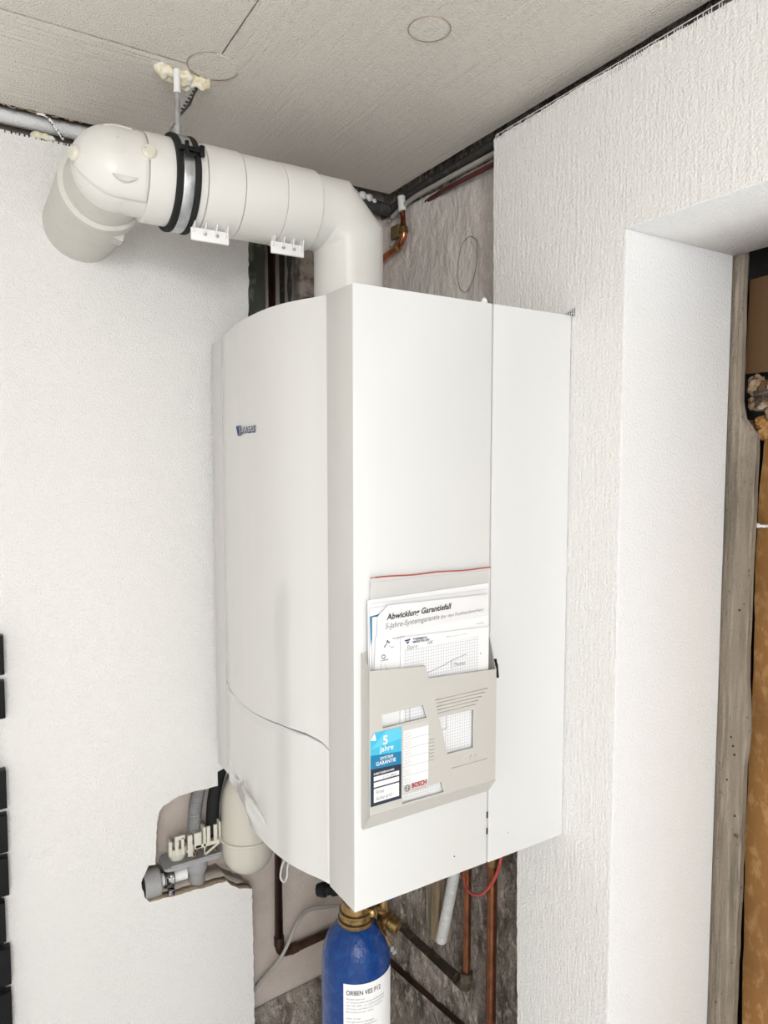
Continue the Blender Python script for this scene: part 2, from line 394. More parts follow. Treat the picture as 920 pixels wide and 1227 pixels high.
# door reveal and soffit
def wob(y0, z0, n): return y0
bm = bmesh.new(); box(bm, (XR + .0005, -.1088, 0), (.684, -.098, 1.906))
tag(obj('trim_1', bm, reveal_m, bevel=.0015), kind='structure')
bm = plate([rough_poly([(-.097, 1.902), (-.097, 1.93), (-1.02, 1.93), (-1.02, 1.902)], .0008, .02, [0, 0, 0, 1])], XR + .0005, .684, 'yz')
tag(obj('trim_2', bm, reveal_m, smooth=None), kind='structure')
bm = bmesh.new(); box(bm, (XR + .0005, -1.03, 0), (.684, -1.02, 1.902)); tag(obj('trim_3', bm, reveal_m), kind='structure')
# other walls of the cellar, out of view
bm = bmesh.new(); box(bm, (-3.4, -3.7, 0), (1.6, -3.55, 2.235)); tag(obj('wall_back', bm, plaster), kind='structure')
bm = bmesh.new(); box(bm, (-3.5, -3.6, 0), (-3.3, .9, 2.235)); tag(obj('wall_far_left', bm, plaster), kind='structure')
bm = bmesh.new(); box(bm, (1.5, -3.6, 0), (1.6, .9, 2.235)); tag(obj('wall_far_right', bm, pink), kind='structure')

# ------------------------------------------------------------------ beyond the doorway
t = thing('door_post', (.70, -.13, 0), 'weathered grey timber post standing behind the white doorway reveal', 'post')
def postedge(z): return -.1545 - .0065 * math.exp(-((z - 1.087) / .06) ** 2) - .001 * math.sin(z * 9) + .030 * min(1, max(0, (z - 1.60) / .03))
bm = bmesh.new(); rows = []
for i in range(64):
    z = 1.93 * i / 63; e = postedge(z) + random.uniform(-.0008, .0008)
    rows.append([bm.verts.new(p) for p in ((.688 + random.uniform(0, .001), -.08, z), (.688, -.115, z), (.6885, -.120, z), (.690, e + .005, z), (.694, e, z), (.706, e, z), (.706, -.08, z))])
for a, b in zip(rows, rows[1:]):
    for k in range(7): bm.faces.new((a[k], a[(k + 1) % 7], b[(k + 1) % 7], b[k]))
bm.faces.new(rows[0]); bm.faces.new(rows[-1]); obj('beam', bm, postwood, t, smooth=50)
bm = bmesh.new(); 
for (y, z) in ((-.140, 1.29), (-.133, 1.06), (-.137, 1.045), (-.140, 1.03), (-.128, .98), (-.145, .92)):
    lathe(bm, (.6895, y, z), (-1, 0, 0), [(0, .0022), (.0012, .0018), (.0014, 0)], 8, cap=False)
obj('nail_head', bm, gap_m, t)['kind'] = 'stuff'
bm = bmesh.new(); lathe(bm, (.6905, -.146, .885), (-1, 0, 0), [(0, .006), (.0008, .0052), (.0004, .0035), (.0014, .0025), (.0016, 0)], 14, cap=False); obj('knot', bm, plankwood, t)
bm = plate([rough_poly([(-.146, 0), (-.146, .509), (-.138, .87), (-.141, 1.03), (-.1425, 1.18), (-.1395, 1.33), (-.140, 1.48), (-.146, 1.58), (-.150, 1.61), (-.60, 1.60), (-.60, 0)], .0012, .03)], .735, .752, 'yz')
tag(obj('pressed_board', bm, osb, smooth=None), 'orange-brown pressed board leaning upright behind the grey timber post', 'board')
bm = plate([rough_poly([(-.115, 1.703), (-.118, 1.865), (-.45, 1.875), (-.45, 1.701)], .001, .03)], .722, .736, 'yz')
tag(obj('wall_plank', bm, plankwood, smooth=None), 'dark brown wooden plank high up behind the doorway, above broken masonry', 'plank')
bm = bmesh.new(); box(bm, (.80, -1.2, 0), (.83, 0, 2.2)); tag(obj('doorway_back_plane', bm, dark), kind='structure')  # dark back plane standing in for the unlit space beyond the doorway
t = thing('masonry_rubble', (.73, -.18, 1.6), 'broken crumbling masonry lumps below the dark plank behind the doorway', 'rubble')
from mathutils import noise
for k, (y, z, sy, sz, m) in enumerate(((-.134, 1.680, .014, .020, rubble), (-.150, 1.672, .012, .018, plankwood), (-.140, 1.650, .018, .014, rubble), (-.165, 1.665, .014, .024, rubble), (-.124, 1.612, .013, .010, plankwood), (-.148, 1.615, .014, .013, osb), (-.172, 1.63, .018, .018, rubble), (-.150, 1.597, .010, .010, osb))):
    bm = bmesh.new(); bmesh.ops.create_icosphere(bm, subdivisions=3, radius=1)
    for v in bm.verts:
        h = 1 + .35 * noise.noise(v.co * 2.2 + V(k * 7, 0, 0)); v.co = V(.726 + v.co.x * .014 * h, y + v.co.y * sy * h, z + v.co.z * sz * h)
    obj('lump', bm, m, t, smooth=25)
bm = bmesh.new(); tube(bm, smoothpath([(.708, -.142, 1.668), (.700, -.155, 1.664), (.700, -.170, 1.667), (.706, -.19, 1.668)], 5), .0035, 8); obj('hook', bm, black_s, t)
bm = bmesh.new(); box(bm, (.712, -.165, 1.4355), (.734, -.150, 1.4400)); lathe(bm, (.711, -.150, 1.4385), (0, -1, 0), [(0, .0045), (.006, .0045), (.012, .001)], 4)
tag(obj('white_wedge', bm, white_p, bevel=.001), 'tiny white plastic wedge between the grey post and the brown board', 'wedge')

# ------------------------------------------------------------------ wall-hung boiler
W_, D1, D2, H0, H1 = .600, .2405, .410, .90, 1.79
boiler = thing('wall_boiler', (.2, .3, .9), 'white wall-hung gas boiler with bulging grey-white front under the flue', 'boiler')
PY = [(0, -.004), (.076, -.005), (.097, -.012), (.128, -.025), (.168, -.037), (.218, -.044), (.273, -.045), (.330, -.042), (.376, -.037), (.43, -.029), (.476, -.021), (.505, -.014), (.530, -.007), (.56, -.005), (.60, -.004)]
def prof(y):
    if y <= 0: return PY[0][1]
    for i in range(len(PY) - 1):
        if PY[i][0] <= y <= PY[i + 1][0]:
            p0 = PY[max(i - 1, 0)]; p1 = PY[i]; p2 = PY[i + 1]; p3 = PY[min(i + 2, len(PY) - 1)]
            h = p2[0] - p1[0]; t = (y - p1[0]) / h
            m1 = (p2[1] - p0[1]) / max(p2[0] - p0[0], 1e-6) * h; m2 = (p3[1] - p1[1]) / max(p3[0] - p1[0], 1e-6) * h
            if i in (0, len(PY) - 2): m1 = m2 = (p2[1] - p1[1])
            if i == 1: m1 = (p2[1] - p1[1]) * .8
            return (2 * t ** 3 - 3 * t * t + 1) * p1[1] + (t ** 3 - 2 * t * t + t) * m1 + (-2 * t ** 3 + 3 * t * t) * p2[1] + (t ** 3 - t * t) * m2
    return PY[-1][1]
SE = [(.07, 1.109), (.094, 1.121), (.123, 1.1265), (.186, 1.1245), (.276, 1.1145), (.372, 1.106), (.464, 1.100), (.54, 1.096)]
def seam(y):
    for a, b in zip(SE, SE[1:]):
        if y <= b[0]: t = max(0, (y - a[0]) / (b[0] - a[0])); return a[1] + (b[1] - a[1]) * t
    return SE[-1][1]
# inner body, dark, fills the joints
bm = bmesh.new(); ys = [.005 + .59 * i / 40 for i in range(41)]
lo = [bm.verts.new((prof(y) + .010, y, H0 + .003)) for y in ys] + [bm.verts.new((D2 - .003, .595, H0 + .003)), bm.verts.new((D2 - .003, .005, H0 + .003))]
hi = [bm.verts.new((v.co.x, v.co.y, H1 - .006)) for v in lo]; n = len(lo)
for k in range(n): bm.faces.new((lo[k], lo[(k + 1) % n], hi[(k + 1) % n], hi[k]))
bm.faces.new(lo); bm.faces.new(hi); obj('chassis', bm, gap_m, boiler)
def shell(name, y0, y1, zlo, zhi, m, ny=60, nz=30, extra=None, th=.008, edge=.0025):
    bm = bmesh.new(); F = []; B = []
    for i in range(ny + 1):
        y = y0 + (y1 - y0) * i / ny; a = zlo(y); b = zhi(y); rf = []; rb = []
        for j in range(nz + 1):
            s = j / nz; z = a + (b - a) * s
            x = prof(y) + (extra(y, z) if extra else 0)
            de = min(y - y0, y1 - y, z - a, b - z)
            if de < 1e-6: x += edge
            rf.append(bm.verts.new((x, y, z))); rb.append(bm.verts.new((prof(y) + th, y, z)))
        F.append(rf); B.append(rb)
    for i in range(ny):
        for j in range(nz):
            bm.faces.new((F[i][j], F[i + 1][j], F[i + 1][j + 1], F[i][j + 1])); bm.faces.new((B[i][j], B[i][j + 1], B[i + 1][j + 1], B[i + 1][j]))
    for i in range(ny):
        bm.faces.new((F[i][0], B[i][0], B[i + 1][0], F[i + 1][0])); bm.faces.new((F[i][nz], F[i + 1][nz], B[i + 1][nz], B[i][nz]))
    for j in range(nz):
        bm.faces.new((F[0][j], F[0][j + 1], B[0][j + 1], B[0][j])); bm.faces.new((F[ny][j], B[ny][j], B[ny][j + 1], F[ny][j + 1]))
    return obj(name, bm, m, boiler, smooth=35)
YA, YE = .0775, .538
shell('front_panel', YA, YE, lambda y: seam(y) + .0018, lambda y: H1, boiler_f, 90, 8, edge=.0012)
def flapx(y, z):
    s = seam(y) - z; x = 0
    if .13 < y < .47:                                                 # finger groove below the seam
        t = (y - .13) / .34; dpt = .013 * math.sin(PI * t) ** .8
        if s < dpt + .004: x += .0035 * min(1, max(0, 1 - (s - dpt * .4) / (dpt * .6 + .004)))
    x += -.012 * math.exp(-((y - .300) / .034) ** 2 - ((z - .945) / .030) ** 2)   # grip boss
    if y > .31 and z < .955:                                           # hollow beside the grip
        x += .012 * min(1, (y - .31) / .04) * min(1, (.955 - z) / .03) * min(1, max(0, .50 - y) / .08)
    return x
shell('lower_flap', YA, YE, lambda y: H0 + .001, lambda y: seam(y) - .0018, boiler_f, 150, 130, extra=flapx, edge=.0015)
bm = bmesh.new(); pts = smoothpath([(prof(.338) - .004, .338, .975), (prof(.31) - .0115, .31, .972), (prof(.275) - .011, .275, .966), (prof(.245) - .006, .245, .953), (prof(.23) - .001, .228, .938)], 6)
tube(bm, pts, .0022, 6, rf=lambda i: .0006 + .0030 * math.sin(PI * i / (len(pts) - 1))); obj('grip_shade_line', bm, cardgrey, boiler, label='grey line modelled in place of the shadow over the flap grip')  # grey tube put in for the shaded outline of the grip
# front strips + side panel in one bent sheet
def bent(name, pts, z0, z1, m, bev=.0015):
    bm = bmesh.new(); a = [bm.verts.new((x, y, z0)) for x, y in pts]; b = [bm.verts.new((x, y, z1)) for x, y in pts]; n = len(pts)
    for k in range(n): bm.faces.new((a[k], a[(k + 1) % n], b[(k + 1) % n], b[k]))
    bm.faces.new(a); bm.faces.new(b); return obj(name, bm, m, boiler, bevel=bev)
bent('edge_strip', [(-.0045, .0015), (-.0055, .0762), (.006, .0762), (.006, .0015)], H0, H1 + .0005, boiler_s, .0008)
bent('edge_strip', [(-.0055, .5392), (-.0045, .5985), (.006, .5985), (.006, .5392)], H0, H1, boiler_s, .0008)
bent('side_panel', [(-.0045, 0), (-.0045, .0016), (.02, .004), (D1, .004), (D1, 0)], H0 - .0005, H1 + .001, boiler_w, .0008)
bent('side_panel', [(-.0045, .5975), (-.0045, .600), (D1, .600), (D1, .5975)], H0, H1, boiler_w, .0008)
bm = bmesh.new(); ys = [.002 + .596 * i / 40 for i in range(41)]
lo = [bm.verts.new((prof(y) + .003, y, H1 - .006)) for y in ys] + [bm.verts.new((D1, .598, H1 - .006)), bm.verts.new((D1, .002, H1 - .006))]
hi = [bm.verts.new((v.co.x, v.co.y, H1)) for v in lo]; n = len(lo)
for k in range(n): bm.faces.new((lo[k], lo[(k + 1) % n], hi[(k + 1) % n], hi[k]))
bm.faces.new(lo); bm.faces.new(hi); obj('top_panel', bm, boiler_w, boiler)
bm = bmesh.new(); box(bm, (D1 + .0025, -.001, H0 - .001), (D2, .6, H1 + .001)); obj('rear_frame', bm, boiler_w, boiler, bevel=.0015)
bm = bmesh.new(); lathe(bm, (D1 - .006, .012, H1 + .0005), (0, 0, 1), [(0, .0045), (.004, .0055), (.009, .004), (.0125, 0)], 14); obj('top_clip', bm, white_p, boiler)
bm = bmesh.new(); lathe(bm, (.182, .35, H1), (0, 0, 1), [(0, .078), (.010, .078), (.012, .072), (.02, .072), (.022, .0645)], 48); obj('flue_collar', bm, grey_p, boiler)
for z in (.948, .975): 
    bm = bmesh.new(); box(bm, (D1 - .0012, -.0016, z), (D1 + .0012, -.0002, z + .010)); obj('latch_slot', bm, gap_m, boiler)
for (x, z) in ((.175, .930), (.285, .938)):
    bm = bmesh.new(); lathe(bm, (x, -.0002, z), (0, -1, 0), [(0, .0012), (.001, .0008), (.0012, 0)], 8); obj('paint_chip', bm, gap_m, boiler)
# emblem: dark wedge plus raised letters reading JUNKERS
bd = obj('badge', plate([[(0, 0)] * 0 + [(.352, 1.6115), (.333, 1.6115), (.3405, 1.5945), (.3425, 1.5945)]], prof(.34) - .0035, prof(.34) - .0005, 'yz'), ink_b, boiler, smooth=None, label='raised maker emblem and lettering on the front')
nrm = V(prof(.29) - prof(.30), 0, 0)
def wr_f(lift): return lambda a, b: V(prof(.3375 - a) - lift, .3375 - a, 1.5985 + b - .002 * 0)
text('JUNKERS', (0, 0, 0), ink_b, bd, width=.081, height=.0115, bold=.03, wrap=lambda a, b: V(prof(.3362 - a) - .0012, .3362 - a, 1.5975 + b))
text('JUNKERS', (0, 0, 0), logo_w, bd, width=.081, height=.0110, bold=-.002, wrap=lambda a, b: V(prof(.3375 - a) - .003, .3375 - a, 1.5995 + b))

# ------------------------------------------------------------------ flue
flue = thing('flue_pipe', (.182, .35, 1.80), 'thick white plastic flue pipe bending from the boiler top to the left wall', 'pipe')
AY, AZ = .35, 2.005
def xl(prof_, name, m=flue_m, n=64):
    bm = bmesh.new(); lathe(bm, (0, AY, AZ), (1, 0, 0), prof_, n); return obj(name, bm, m, flue)
xl([(-.240, .0610), (-.1988, .0612), (-.1986, .0672), (-.1975, .0679), (-.109, .0683), (-.1085, .0675)], 'sleeve')
xl([(-.1075, .0685), (-.107, .0702), (-.047, .0702), (-.046, .069)], 'sleeve')
xl([(-.045, .0675), (-.0445, .0688), (.029, .0688), (.030, .068)], 'sleeve')
xl([(.0305, .0688), (.032, .0698), (.095, .0698), (.097, .068)], 'sleeve')
bm = bmesh.new(); mitre(bm, [(.098, AY, AZ), (.143, AY, AZ), (.182, AY, AZ - .039), (.182, AY, 1.80)], .0655); obj('mitred_elbow', bm, flue_m, flue, smooth=20)
# round left elbow and the socket running into the wall
bm = bmesh.new(); bmesh.ops.create_uvsphere(bm, u_segments=48, v_segments=32, radius=.0615)
bmesh.ops.translate(bm, vec=(-.240, AY, AZ), verts=bm.verts); obj('elbow', bm, flue_m, flue)
bm = bmesh.new(); lathe(bm, (-.241, 0, AZ - .001), (0, 1, 0), [(AY, .0612), (.40, .0640), (.46, .0660)], 56); obj('elbow_neck', bm, flue_g, flue)
bm = bmesh.new(); lathe(bm, (-.243, 0, AZ - .003), (0, 1, 0), [(.414, .0615), (.414, .0695), (.4155, .0705), (.430, .0703), (.6395, .0685)], 64); obj('wall_socket', bm, flue_g, flue)
# inspection cover
def cov(x, al, off):
    R = .0618 + off
    if x >= -.240: return V(x, AY - R * math.cos(al), AZ + R * math.sin(al))
    b = (-.240 - x) / R; b = min(b, 1.45)
    return V(-.240 - R * math.sin(b), AY - R * math.cos(b) * math.cos(al), AZ + R * math.cos(b) * math.sin(al))
bm = bmesh.new(); F = []; B = []; NX, NA = 34, 34
for i in range(NX + 1):
    x = -.2008 - .116 * i / NX; k = max(0, (i / NX - .35) / .65)
    a0 = math.radians(-52 + 22 * k * k); a1 = math.radians(74 - 6 * k); F.append([]); B.append([])
    for j in range(NA + 1):
        al = a0 + (a1 - a0) * j / NA; ed = (i in (0,) or j in (0, NA))
        F[-1].append(bm.verts.new(cov(x, al, .0035 if ed else .005))); B[-1].append(bm.verts.new(cov(x, al, .0002)))
for i in range(NX):
    for j in range(NA):
        bm.faces.new((F[i][j], F[i + 1][j], F[i + 1][j + 1], F[i][j + 1])); bm.faces.new((B[i][j], B[i][j + 1], B[i + 1][j + 1], B[i + 1][j]))
for i in range(NX):
    bm.faces.new((F[i][0], B[i][0], B[i + 1][0], F[i + 1][0])); bm.faces.new((F[i][NA], F[i + 1][NA], B[i + 1][NA], B[i][NA]))
for j in range(NA): bm.faces.new((F[0][j], F[0][j + 1], B[0][j + 1], B[0][j])); bm.faces.new((F[NX][j], B[NX][j], B[NX][j + 1], F[NX][j + 1]))
cover = obj('inspection_cover', bm, flue_m, flue, smooth=40)
bm = bmesh.new(); P = [cov(-.218 - .036 * i / 12, math.radians(-24) - .13 * math.sin(PI * i / 12), .0055) for i in range(13)]
Pt = [cov(-.218 - .036 * i / 12, math.radians(-22), .0055) for i in range(13)]; Po = [cov(-.218 - .036 * i / 12, math.radians(-23) - .08 * math.sin(PI * i / 12), .0105) for i in range(13)]
va, vb, vc = [[bm.verts.new(q) for q in L_] for L_ in (P, Pt, Po)]
for i in range(12): bm.faces.new((va[i], va[i + 1], vc[i + 1], vc[i])); bm.faces.new((vc[i], vc[i + 1], vb[i + 1], vb[i]))
obj('finger_grip', bm, flue_m, cover, smooth=60)
bm = bmesh.new(); tube(bm, [cov(-.215 - .045 * i / 12, math.radians(54) + .10 * math.sin(PI * i / 12), .0045) for i in range(13)], .002, 6); obj('moulded_rib', bm, flue_m, cover)
bm = bmesh.new(); q = cov(-.245, math.radians(26), .005); lathe(bm, q, q - V(-.245, AY, AZ), [(0, .002), (.0012, .002), (.0014, 0)], 12); obj('moulded_dot', bm, flue_g, cover)
for x, al in ((-.2005, math.radians(14)), (-.312, math.radians(10))):
    q = cov(x, al, .002); c0 = V(max(x, -.240), AY, AZ)
    bm = bmesh.new(); lathe(bm, q, q - c0, [(0, .0115), (.006, .0115), (.008, .0095), (.0095, .0085), (.0098, 0)], 24)
    tube(bm, [q + (q - c0).normalized() * .0088 + (frame(q - c0)[0] * math.cos(a) + frame(q - c0)[1] * math.sin(a)) * .0065 for a in [2 * PI * i / 20 for i in range(21)]], .0012, 5)
    obj('cover_button', bm, cream_p, flue)
# three ribs and a fin under the socket
bm = bmesh.new()
for k in range(3):
    y = .452 + k * .012; a = math.radians(-68); c = V(-.243 + .0705 * math.cos(a) - .0, y, AZ - .003 + .0705 * math.sin(a))
    box(bm, (c.x - .015, y - .0015, c.z - .004), (c.x + .012, y + .0015, c.z + .012), Matrix.Rotation(math.radians(18), 4, 'Y'))
obj('moulded_ribs', bm, flue_g, flue)
# screwed tabs below the sleeves
for x0, x1 in ((-.128, -.064), (.012, .074)):
    yb, zt = .3170, 1.9325; 
    bm = bmesh.new(); box(bm, (x0, yb, zt - .0215), (x1, yb + .006, zt - .001)); tb = obj('joint_tab', bm, white_p, flue, bevel=.0018, label='bright white screwed tab under the pipe sleeve')
    bm = bmesh.new()
    for k in range(4):
        xx = x0 + .004 + (x1 - x0 - .008) * k / 3; box(bm, (xx - .0008, yb - .005, zt - .010), (xx + .0008, yb + .010, zt + .008), Matrix.Rotation(.15, 4, 'Y'))
    obj('tab_ribs', bm, white_p, tb)
    for k in (0.36, .68):
        bm = bmesh.new(); lathe(bm, (x0 + (x1 - x0) * k, yb + .0002, zt - .010), (0, -1, 0), [(0, .0032), (.0016, .003), (.0018, .0015), (.0006, .0012), (.0006, 0)], 12); obj('screw', bm, steel, tb)

# clamp with threaded rod
cl = thing('pipe_clamp', (-.137, .35, 2.19), 'rubber-lined steel pipe clamp on a rod holding the horizontal flue', 'pipe clamp')
bm = bmesh.new(); lathe(bm, (0, AY, AZ), (1, 0, 0), [(-.1595, .0686), (-.1595, .0745), (-.1565, .0760), (-.1505, .0755), (-.1490, .0725), (-.1320, .0725), (-.1305, .0755), (-.1245, .0760), (-.1215, .0745), (-.1215, .0686), (-.1595, .0686)], 64, cap=False); obj('rubber_lining', bm, black_r, cl)
bm = bmesh.new(); lathe(bm, (0, AY, AZ), (1, 0, 0), [(-.149, .0725), (-.149, .0745), (-.147, .0750), (-.134, .0750), (-.132, .0745), (-.132, .0725), (-.149, .0725)], 64, cap=False); obj('steel_band', bm, steel, cl)
a = math.radians(22); c = V(-.140, AY - .079 * math.cos(a), AZ + .079 * math.sin(a))
bm = bmesh.new(); box(bm, (-.156, c.y - .007, c.z - .0035), (-.124, c.y + .004, c.z + .0035)); box(bm, (-.152, c.y - .008, c.z - .010), (-.130, c.y + .003, c.z - .006))
cyl(bm, (-.122, c.y - .004, c.z - .008), (-.122, c.y - .004, c.z + .008), .0045, 12); cyl(bm, (-.146, c.y - .006, c.z - .012), (-.146, c.y - .006, c.z + .010), .0035, 12); obj('clamp_screw', bm, black_p, cl, bevel=.0006)
bm = bmesh.new(); cyl(bm, (-.137, AY, AZ + .074), (-.137, AY, 2.189), .0046, 12); obj('threaded_rod', bm, steel, cl)
bm = bmesh.new(); cyl(bm, (-.137, AY, 2.152), (-.137, AY, 2.1885), .0056, 12); obj('painted_rod_end', bm, white_p, cl)
bm = bmesh.new(); cyl(bm, (-.137, AY, AZ + .0725), (-.137, AY, AZ + .094), .0072, 8, .001); obj('coupling_nut', bm, steel, cl)
# foam around the rod
bm = bmesh.new()
for (x, y, r) in ((-.163, .354, .009), (-.152, .357, .011), (-.122, .358, .013), (-.108, .362, .011), (-.096, .362, .012), (-.115, .372, .012), (-.087, .358, .009), (-.14, .366, .010)):
    q = bmesh.ops.create_icosphere(bm, subdivisions=3, radius=r, matrix=Matrix.Translation((x, y, ZC - r * .45)))['verts']
    for v in q: v.co += (v.co - V(x, y, ZC)).normalized() * noise.noise(v.co * 90) * .009
tag(fuse(obj('foam_blob', bm, foam_m, smooth=60)), 'cream expanding foam smeared on the ceiling around the clamp rod', 'foam')
bm = bmesh.new(); tube(bm, [(-.098, .366, 2.180), (-.110, .372, 2.150), (-.128, .380, 2.128)], .0022, 6)
for k in range(9):
    t_ = k / 8; p = V(-.100, .366, 2.176).lerp(V(-.127, .380, 2.130), t_); box(bm, p - V(.003, .002, .001), p + V(.001, .002, .001))
tag(obj('serrated_strip', bm, black_s), 'thin dark serrated metal strip hanging from the ceiling foam', 'strip')

# ------------------------------------------------------------------ pipes under the ceiling
t = thing('ceiling_pipe', (-.3, .672, ZC), 'white-painted pipe running under the ceiling above the left wall', 'pipe')
bm = bmesh.new(); cyl(bm, (-1.6, .672, 2.188), (.05, .672, 2.188), .0145); obj('painted_length', bm, reveal_m, t)
bm = bmesh.new(); cyl(bm, (.05, .672, 2.182), (.470, .672, 2.170), .0150); obj('bare_length', bm, black_s, t, label='black unpainted end of the ceiling pipe')
bm = bmesh.new()
for (x, z, r) in ((.37, 2.188, .010), (.392, 2.186, .011), (.41, 2.184, .010), (.425, 2.178, .007)):
    q = bmesh.ops.create_icosphere(bm, subdivisions=3, radius=r, matrix=Matrix.Translation((x, .662, z)))['verts']
    for v in q: v.co += V(1, 1, 1) * noise.noise(v.co * 90) * .004
fuse(obj('plaster_splash', bm, white_p, t))
bm = bmesh.new()
for (x, r) in ((-.315, .012), (-.303, .011), (-.292, .009)):
    q = bmesh.ops.create_icosphere(bm, subdivisions=3, radius=r, matrix=Matrix.Translation((x, .642, 2.153)))['verts']
    for v in q: v.co = V(v.co.x, v.co.y, 2.153 + (v.co.z - 2.153) * .6) + V(1, 1, 1) * noise.noise(v.co * 120) * .003
tag(fuse(obj('foam_blob', bm, foam_m, smooth=60)), 'small cream foam lump on the top edge of the left wall', 'foam')
bm = bmesh.new(); x = -.40
while x < -.22:
    box(bm, (x, .6388, 2.1455), (x + random.uniform(.001, .003), .6400, 2.149 + random.uniform(0, .002))); x += random.uniform(.003, .012)
tag(obj('mesh_shreds', bm, black_s, wl), kind='stuff')
bm = bmesh.new(); tube(bm, smoothpath([(-.318, .627, 2.186), (-.305, .626, 2.186), (-.295, .624, 2.180), (-.283, .627, 2.165), (-.272, .632, 2.152)], 6), .0022, 6)
th_ = obj('thread', bm, white_p); tag(th_, 'black and white twisted thread hanging below the ceiling pipe', 'thread')
for k in range(4):
    p = V(-.299, .6235, 2.183).lerp(V(-.276, .6290, 2.157), k / 3); bm = bmesh.new(); tube(bm, [p + V(-.002, 0, .0025), p + V(.002, 0, -.0025)], .0025, 6); obj('dark_fleck', bm, gap_m, th_)
# ceiling crumbs along the board edge
bm = bmesh.new()
for k in range(40):
    x = random.uniform(-.40, -.1); s = random.uniform(.001, .003); box(bm, (x, .626, ZC - s), (x + s * 3, .631, ZC + .003))
tag(obj('edge_crumbs', bm, brownedge, ceiling), kind='stuff')

# shaft between boiler top and left wall
t = thing('shaft_board', (.14, .70, 1.8), 'dark mouldy board in the shaft right of the left wall edge', 'board')
bm = plate([rough_poly([(.097, 1.75), (.153, 1.75), (.153, 2.2), (.097, 2.2)], .001, .02)], .690, .705); obj('board_face', bm, mat('mouldy_board', (.055, .06, .045), .9, bump=(90, .6, .003), var=(22, (.16, .165, .12), .52, .6, (1, 1, .6))), t, smooth=None)
def pipe(name, pts, r, m, label, cat='pipe', rnd=None, n=16, group=None):
    bm = bmesh.new(); tube(bm, roundpath(pts, rnd) if rnd else pts, r, n); return tag(obj(name, bm, m), label, cat, group)
t = thing('copper_riser', (.172, .70, .34), 'dark copper pipe rising on the left bare wall behind the boiler', 'pipe')
bm = bmesh.new(); tube(bm, roundpath([(.172, .697, 2.22), (.172, .697, .337), (.44, .697, .352)], .026), .0105, 16); obj('pipe_run', bm, copper_o, t)
bm = bmesh.new(); cyl(bm, (.172, .697, .362), (.172, .697, .385), .0125, 18, .001); obj('solder_socket', bm, copper_o, t)
bm = bmesh.new(); cyl(bm, (.200, .697, .3388), (.222, .697, .3398), .0125, 18, .001); obj('solder_socket', bm, copper_o, t)
pipe('black_pipe', [(.200, .703, 2.21), (.200, .703, 1.3)], .0085, black_s, 'sooty black pipe in the shaft beside the dark copper riser')
bm = bmesh.new()
for q in range(2):
    P = [(.2165 + .0028 * math.cos(i * .25 + q * PI), .698 + .0028 * math.sin(i * .25 + q * PI), 2.2 - .005 * i) for i in range(90)]; tube(bm, P, .003, 7)
tag(obj('twisted_cable', bm, black_s), 'black and white twisted cable in the shaft beside the stone chunk', 'cable')
from mathutils import noise as _n
bm = bmesh.new(); bmesh.ops.create_grid(bm, x_segments=1, y_segments=1, size=.001); bm.free()
bm = bmesh.new(); NZ, NR = 46, 22; rows = []
for i in range(NZ + 1):
    z = 1.93 + .30 * i / NZ; row = []
    for k in range(NR):
        a = 2 * PI * k / NR; cx, cy = .260, .694; px = abs(math.cos(a)) ** .5 * math.copysign(1, math.cos(a)); py = abs(math.sin(a)) ** .5 * math.copysign(1, math.sin(a))
        p = V(cx + .028 * px, cy + .02 * py, z); p += V(px, py, 0) * _n.fractal(p * 45, .9, 2, 3) * .004; 
        if i == 0: p.z += .004 * math.sin(a * 3)
        row.append(bm.verts.new(p))
    rows.append(row)
for a_, b_ in zip(rows, rows[1:]):
    for k in range(NR): bm.faces.new((a_[k], a_[(k + 1) % NR], b_[(k + 1) % NR], b_[k]))
bm.faces.new(rows[0]); bm.faces.new(rows[-1])
stm = mat('lagging_plaster', (.48, .42, .37), .95, bump=(120, .9, .004), var=[(30, (.20, .165, .14), .45, .65), (14, (.70, .65, .58), .50, .60, (1, 1, .3))])
tag(obj('plastered_lagging', bm, stm, smooth=50), 'crumbling grey-brown plastered pipe lagging just left of the vertical flue', 'lagging')
# copper bend at the top right
t = thing('copper_bend', (.465, .60, 2.07), 'bright copper pipe bend on the bare plaster right of the flue', 'pipe')
bm = bmesh.new(); tube(bm, roundpath([(.462, .596, 2.165), (.462, .582, 2.070), (.462, .72, 2.045)], .03), .0083, 16); obj('pipe_run', bm, copper_b, t)
bm = bmesh.new(); cyl(bm, (.462, .597, 2.178), (.462, .5925, 2.142), .0092, 16, .002); obj('painted_end', bm, white_p, t, label='white-painted tip of the copper bend')
for p, q in (((.462, .5865, 2.103), (.462, .5845, 2.089)), ((.462, .607, 2.0655), (.462, .623, 2.0625))):
    bm = bmesh.new(); cyl(bm, p, q, .0104, 18, .001); obj('solder_socket', bm, brass, t)
pipe('thin_cable', smoothpath([(.47, .66, 2.075), (.475, .64, 2.10), (.475, .62, 2.14), (.475, .60, 2.18)], 6), .004, cable_g, 'thin grey cable looping behind the bright copper bend', 'cable')
bm = bmesh.new(); box(bm, (.455, .60, 2.085), (.470, .635, 2.115)); tag(obj('brass_plate', bm, mat('dull_brass_plate', (.16, .11, .04), .6), bevel=.002), 'small dull brass plate behind the bright copper bend', 'plate')
pipe('grey_cable', smoothpath([(.466, .66, 2.140), (.466, .56, 2.160), (.464, .46, 2.160), (.462, .38, 2.158), (.464, .30, 2.158), (.470, .16, 2.160)], 6), .0055, cable_g, 'grey cable in the dark gap between ceiling and bare plaster', 'cable')
pipe('black_cable', smoothpath([(.476, .70, 2.165), (.478, .56, 2.182), (.478, .30, 2.185), (.48, .12, 2.19)], 6), .009, black_s, 'thick black cable lying highest in the gap under the ceiling', 'cable')
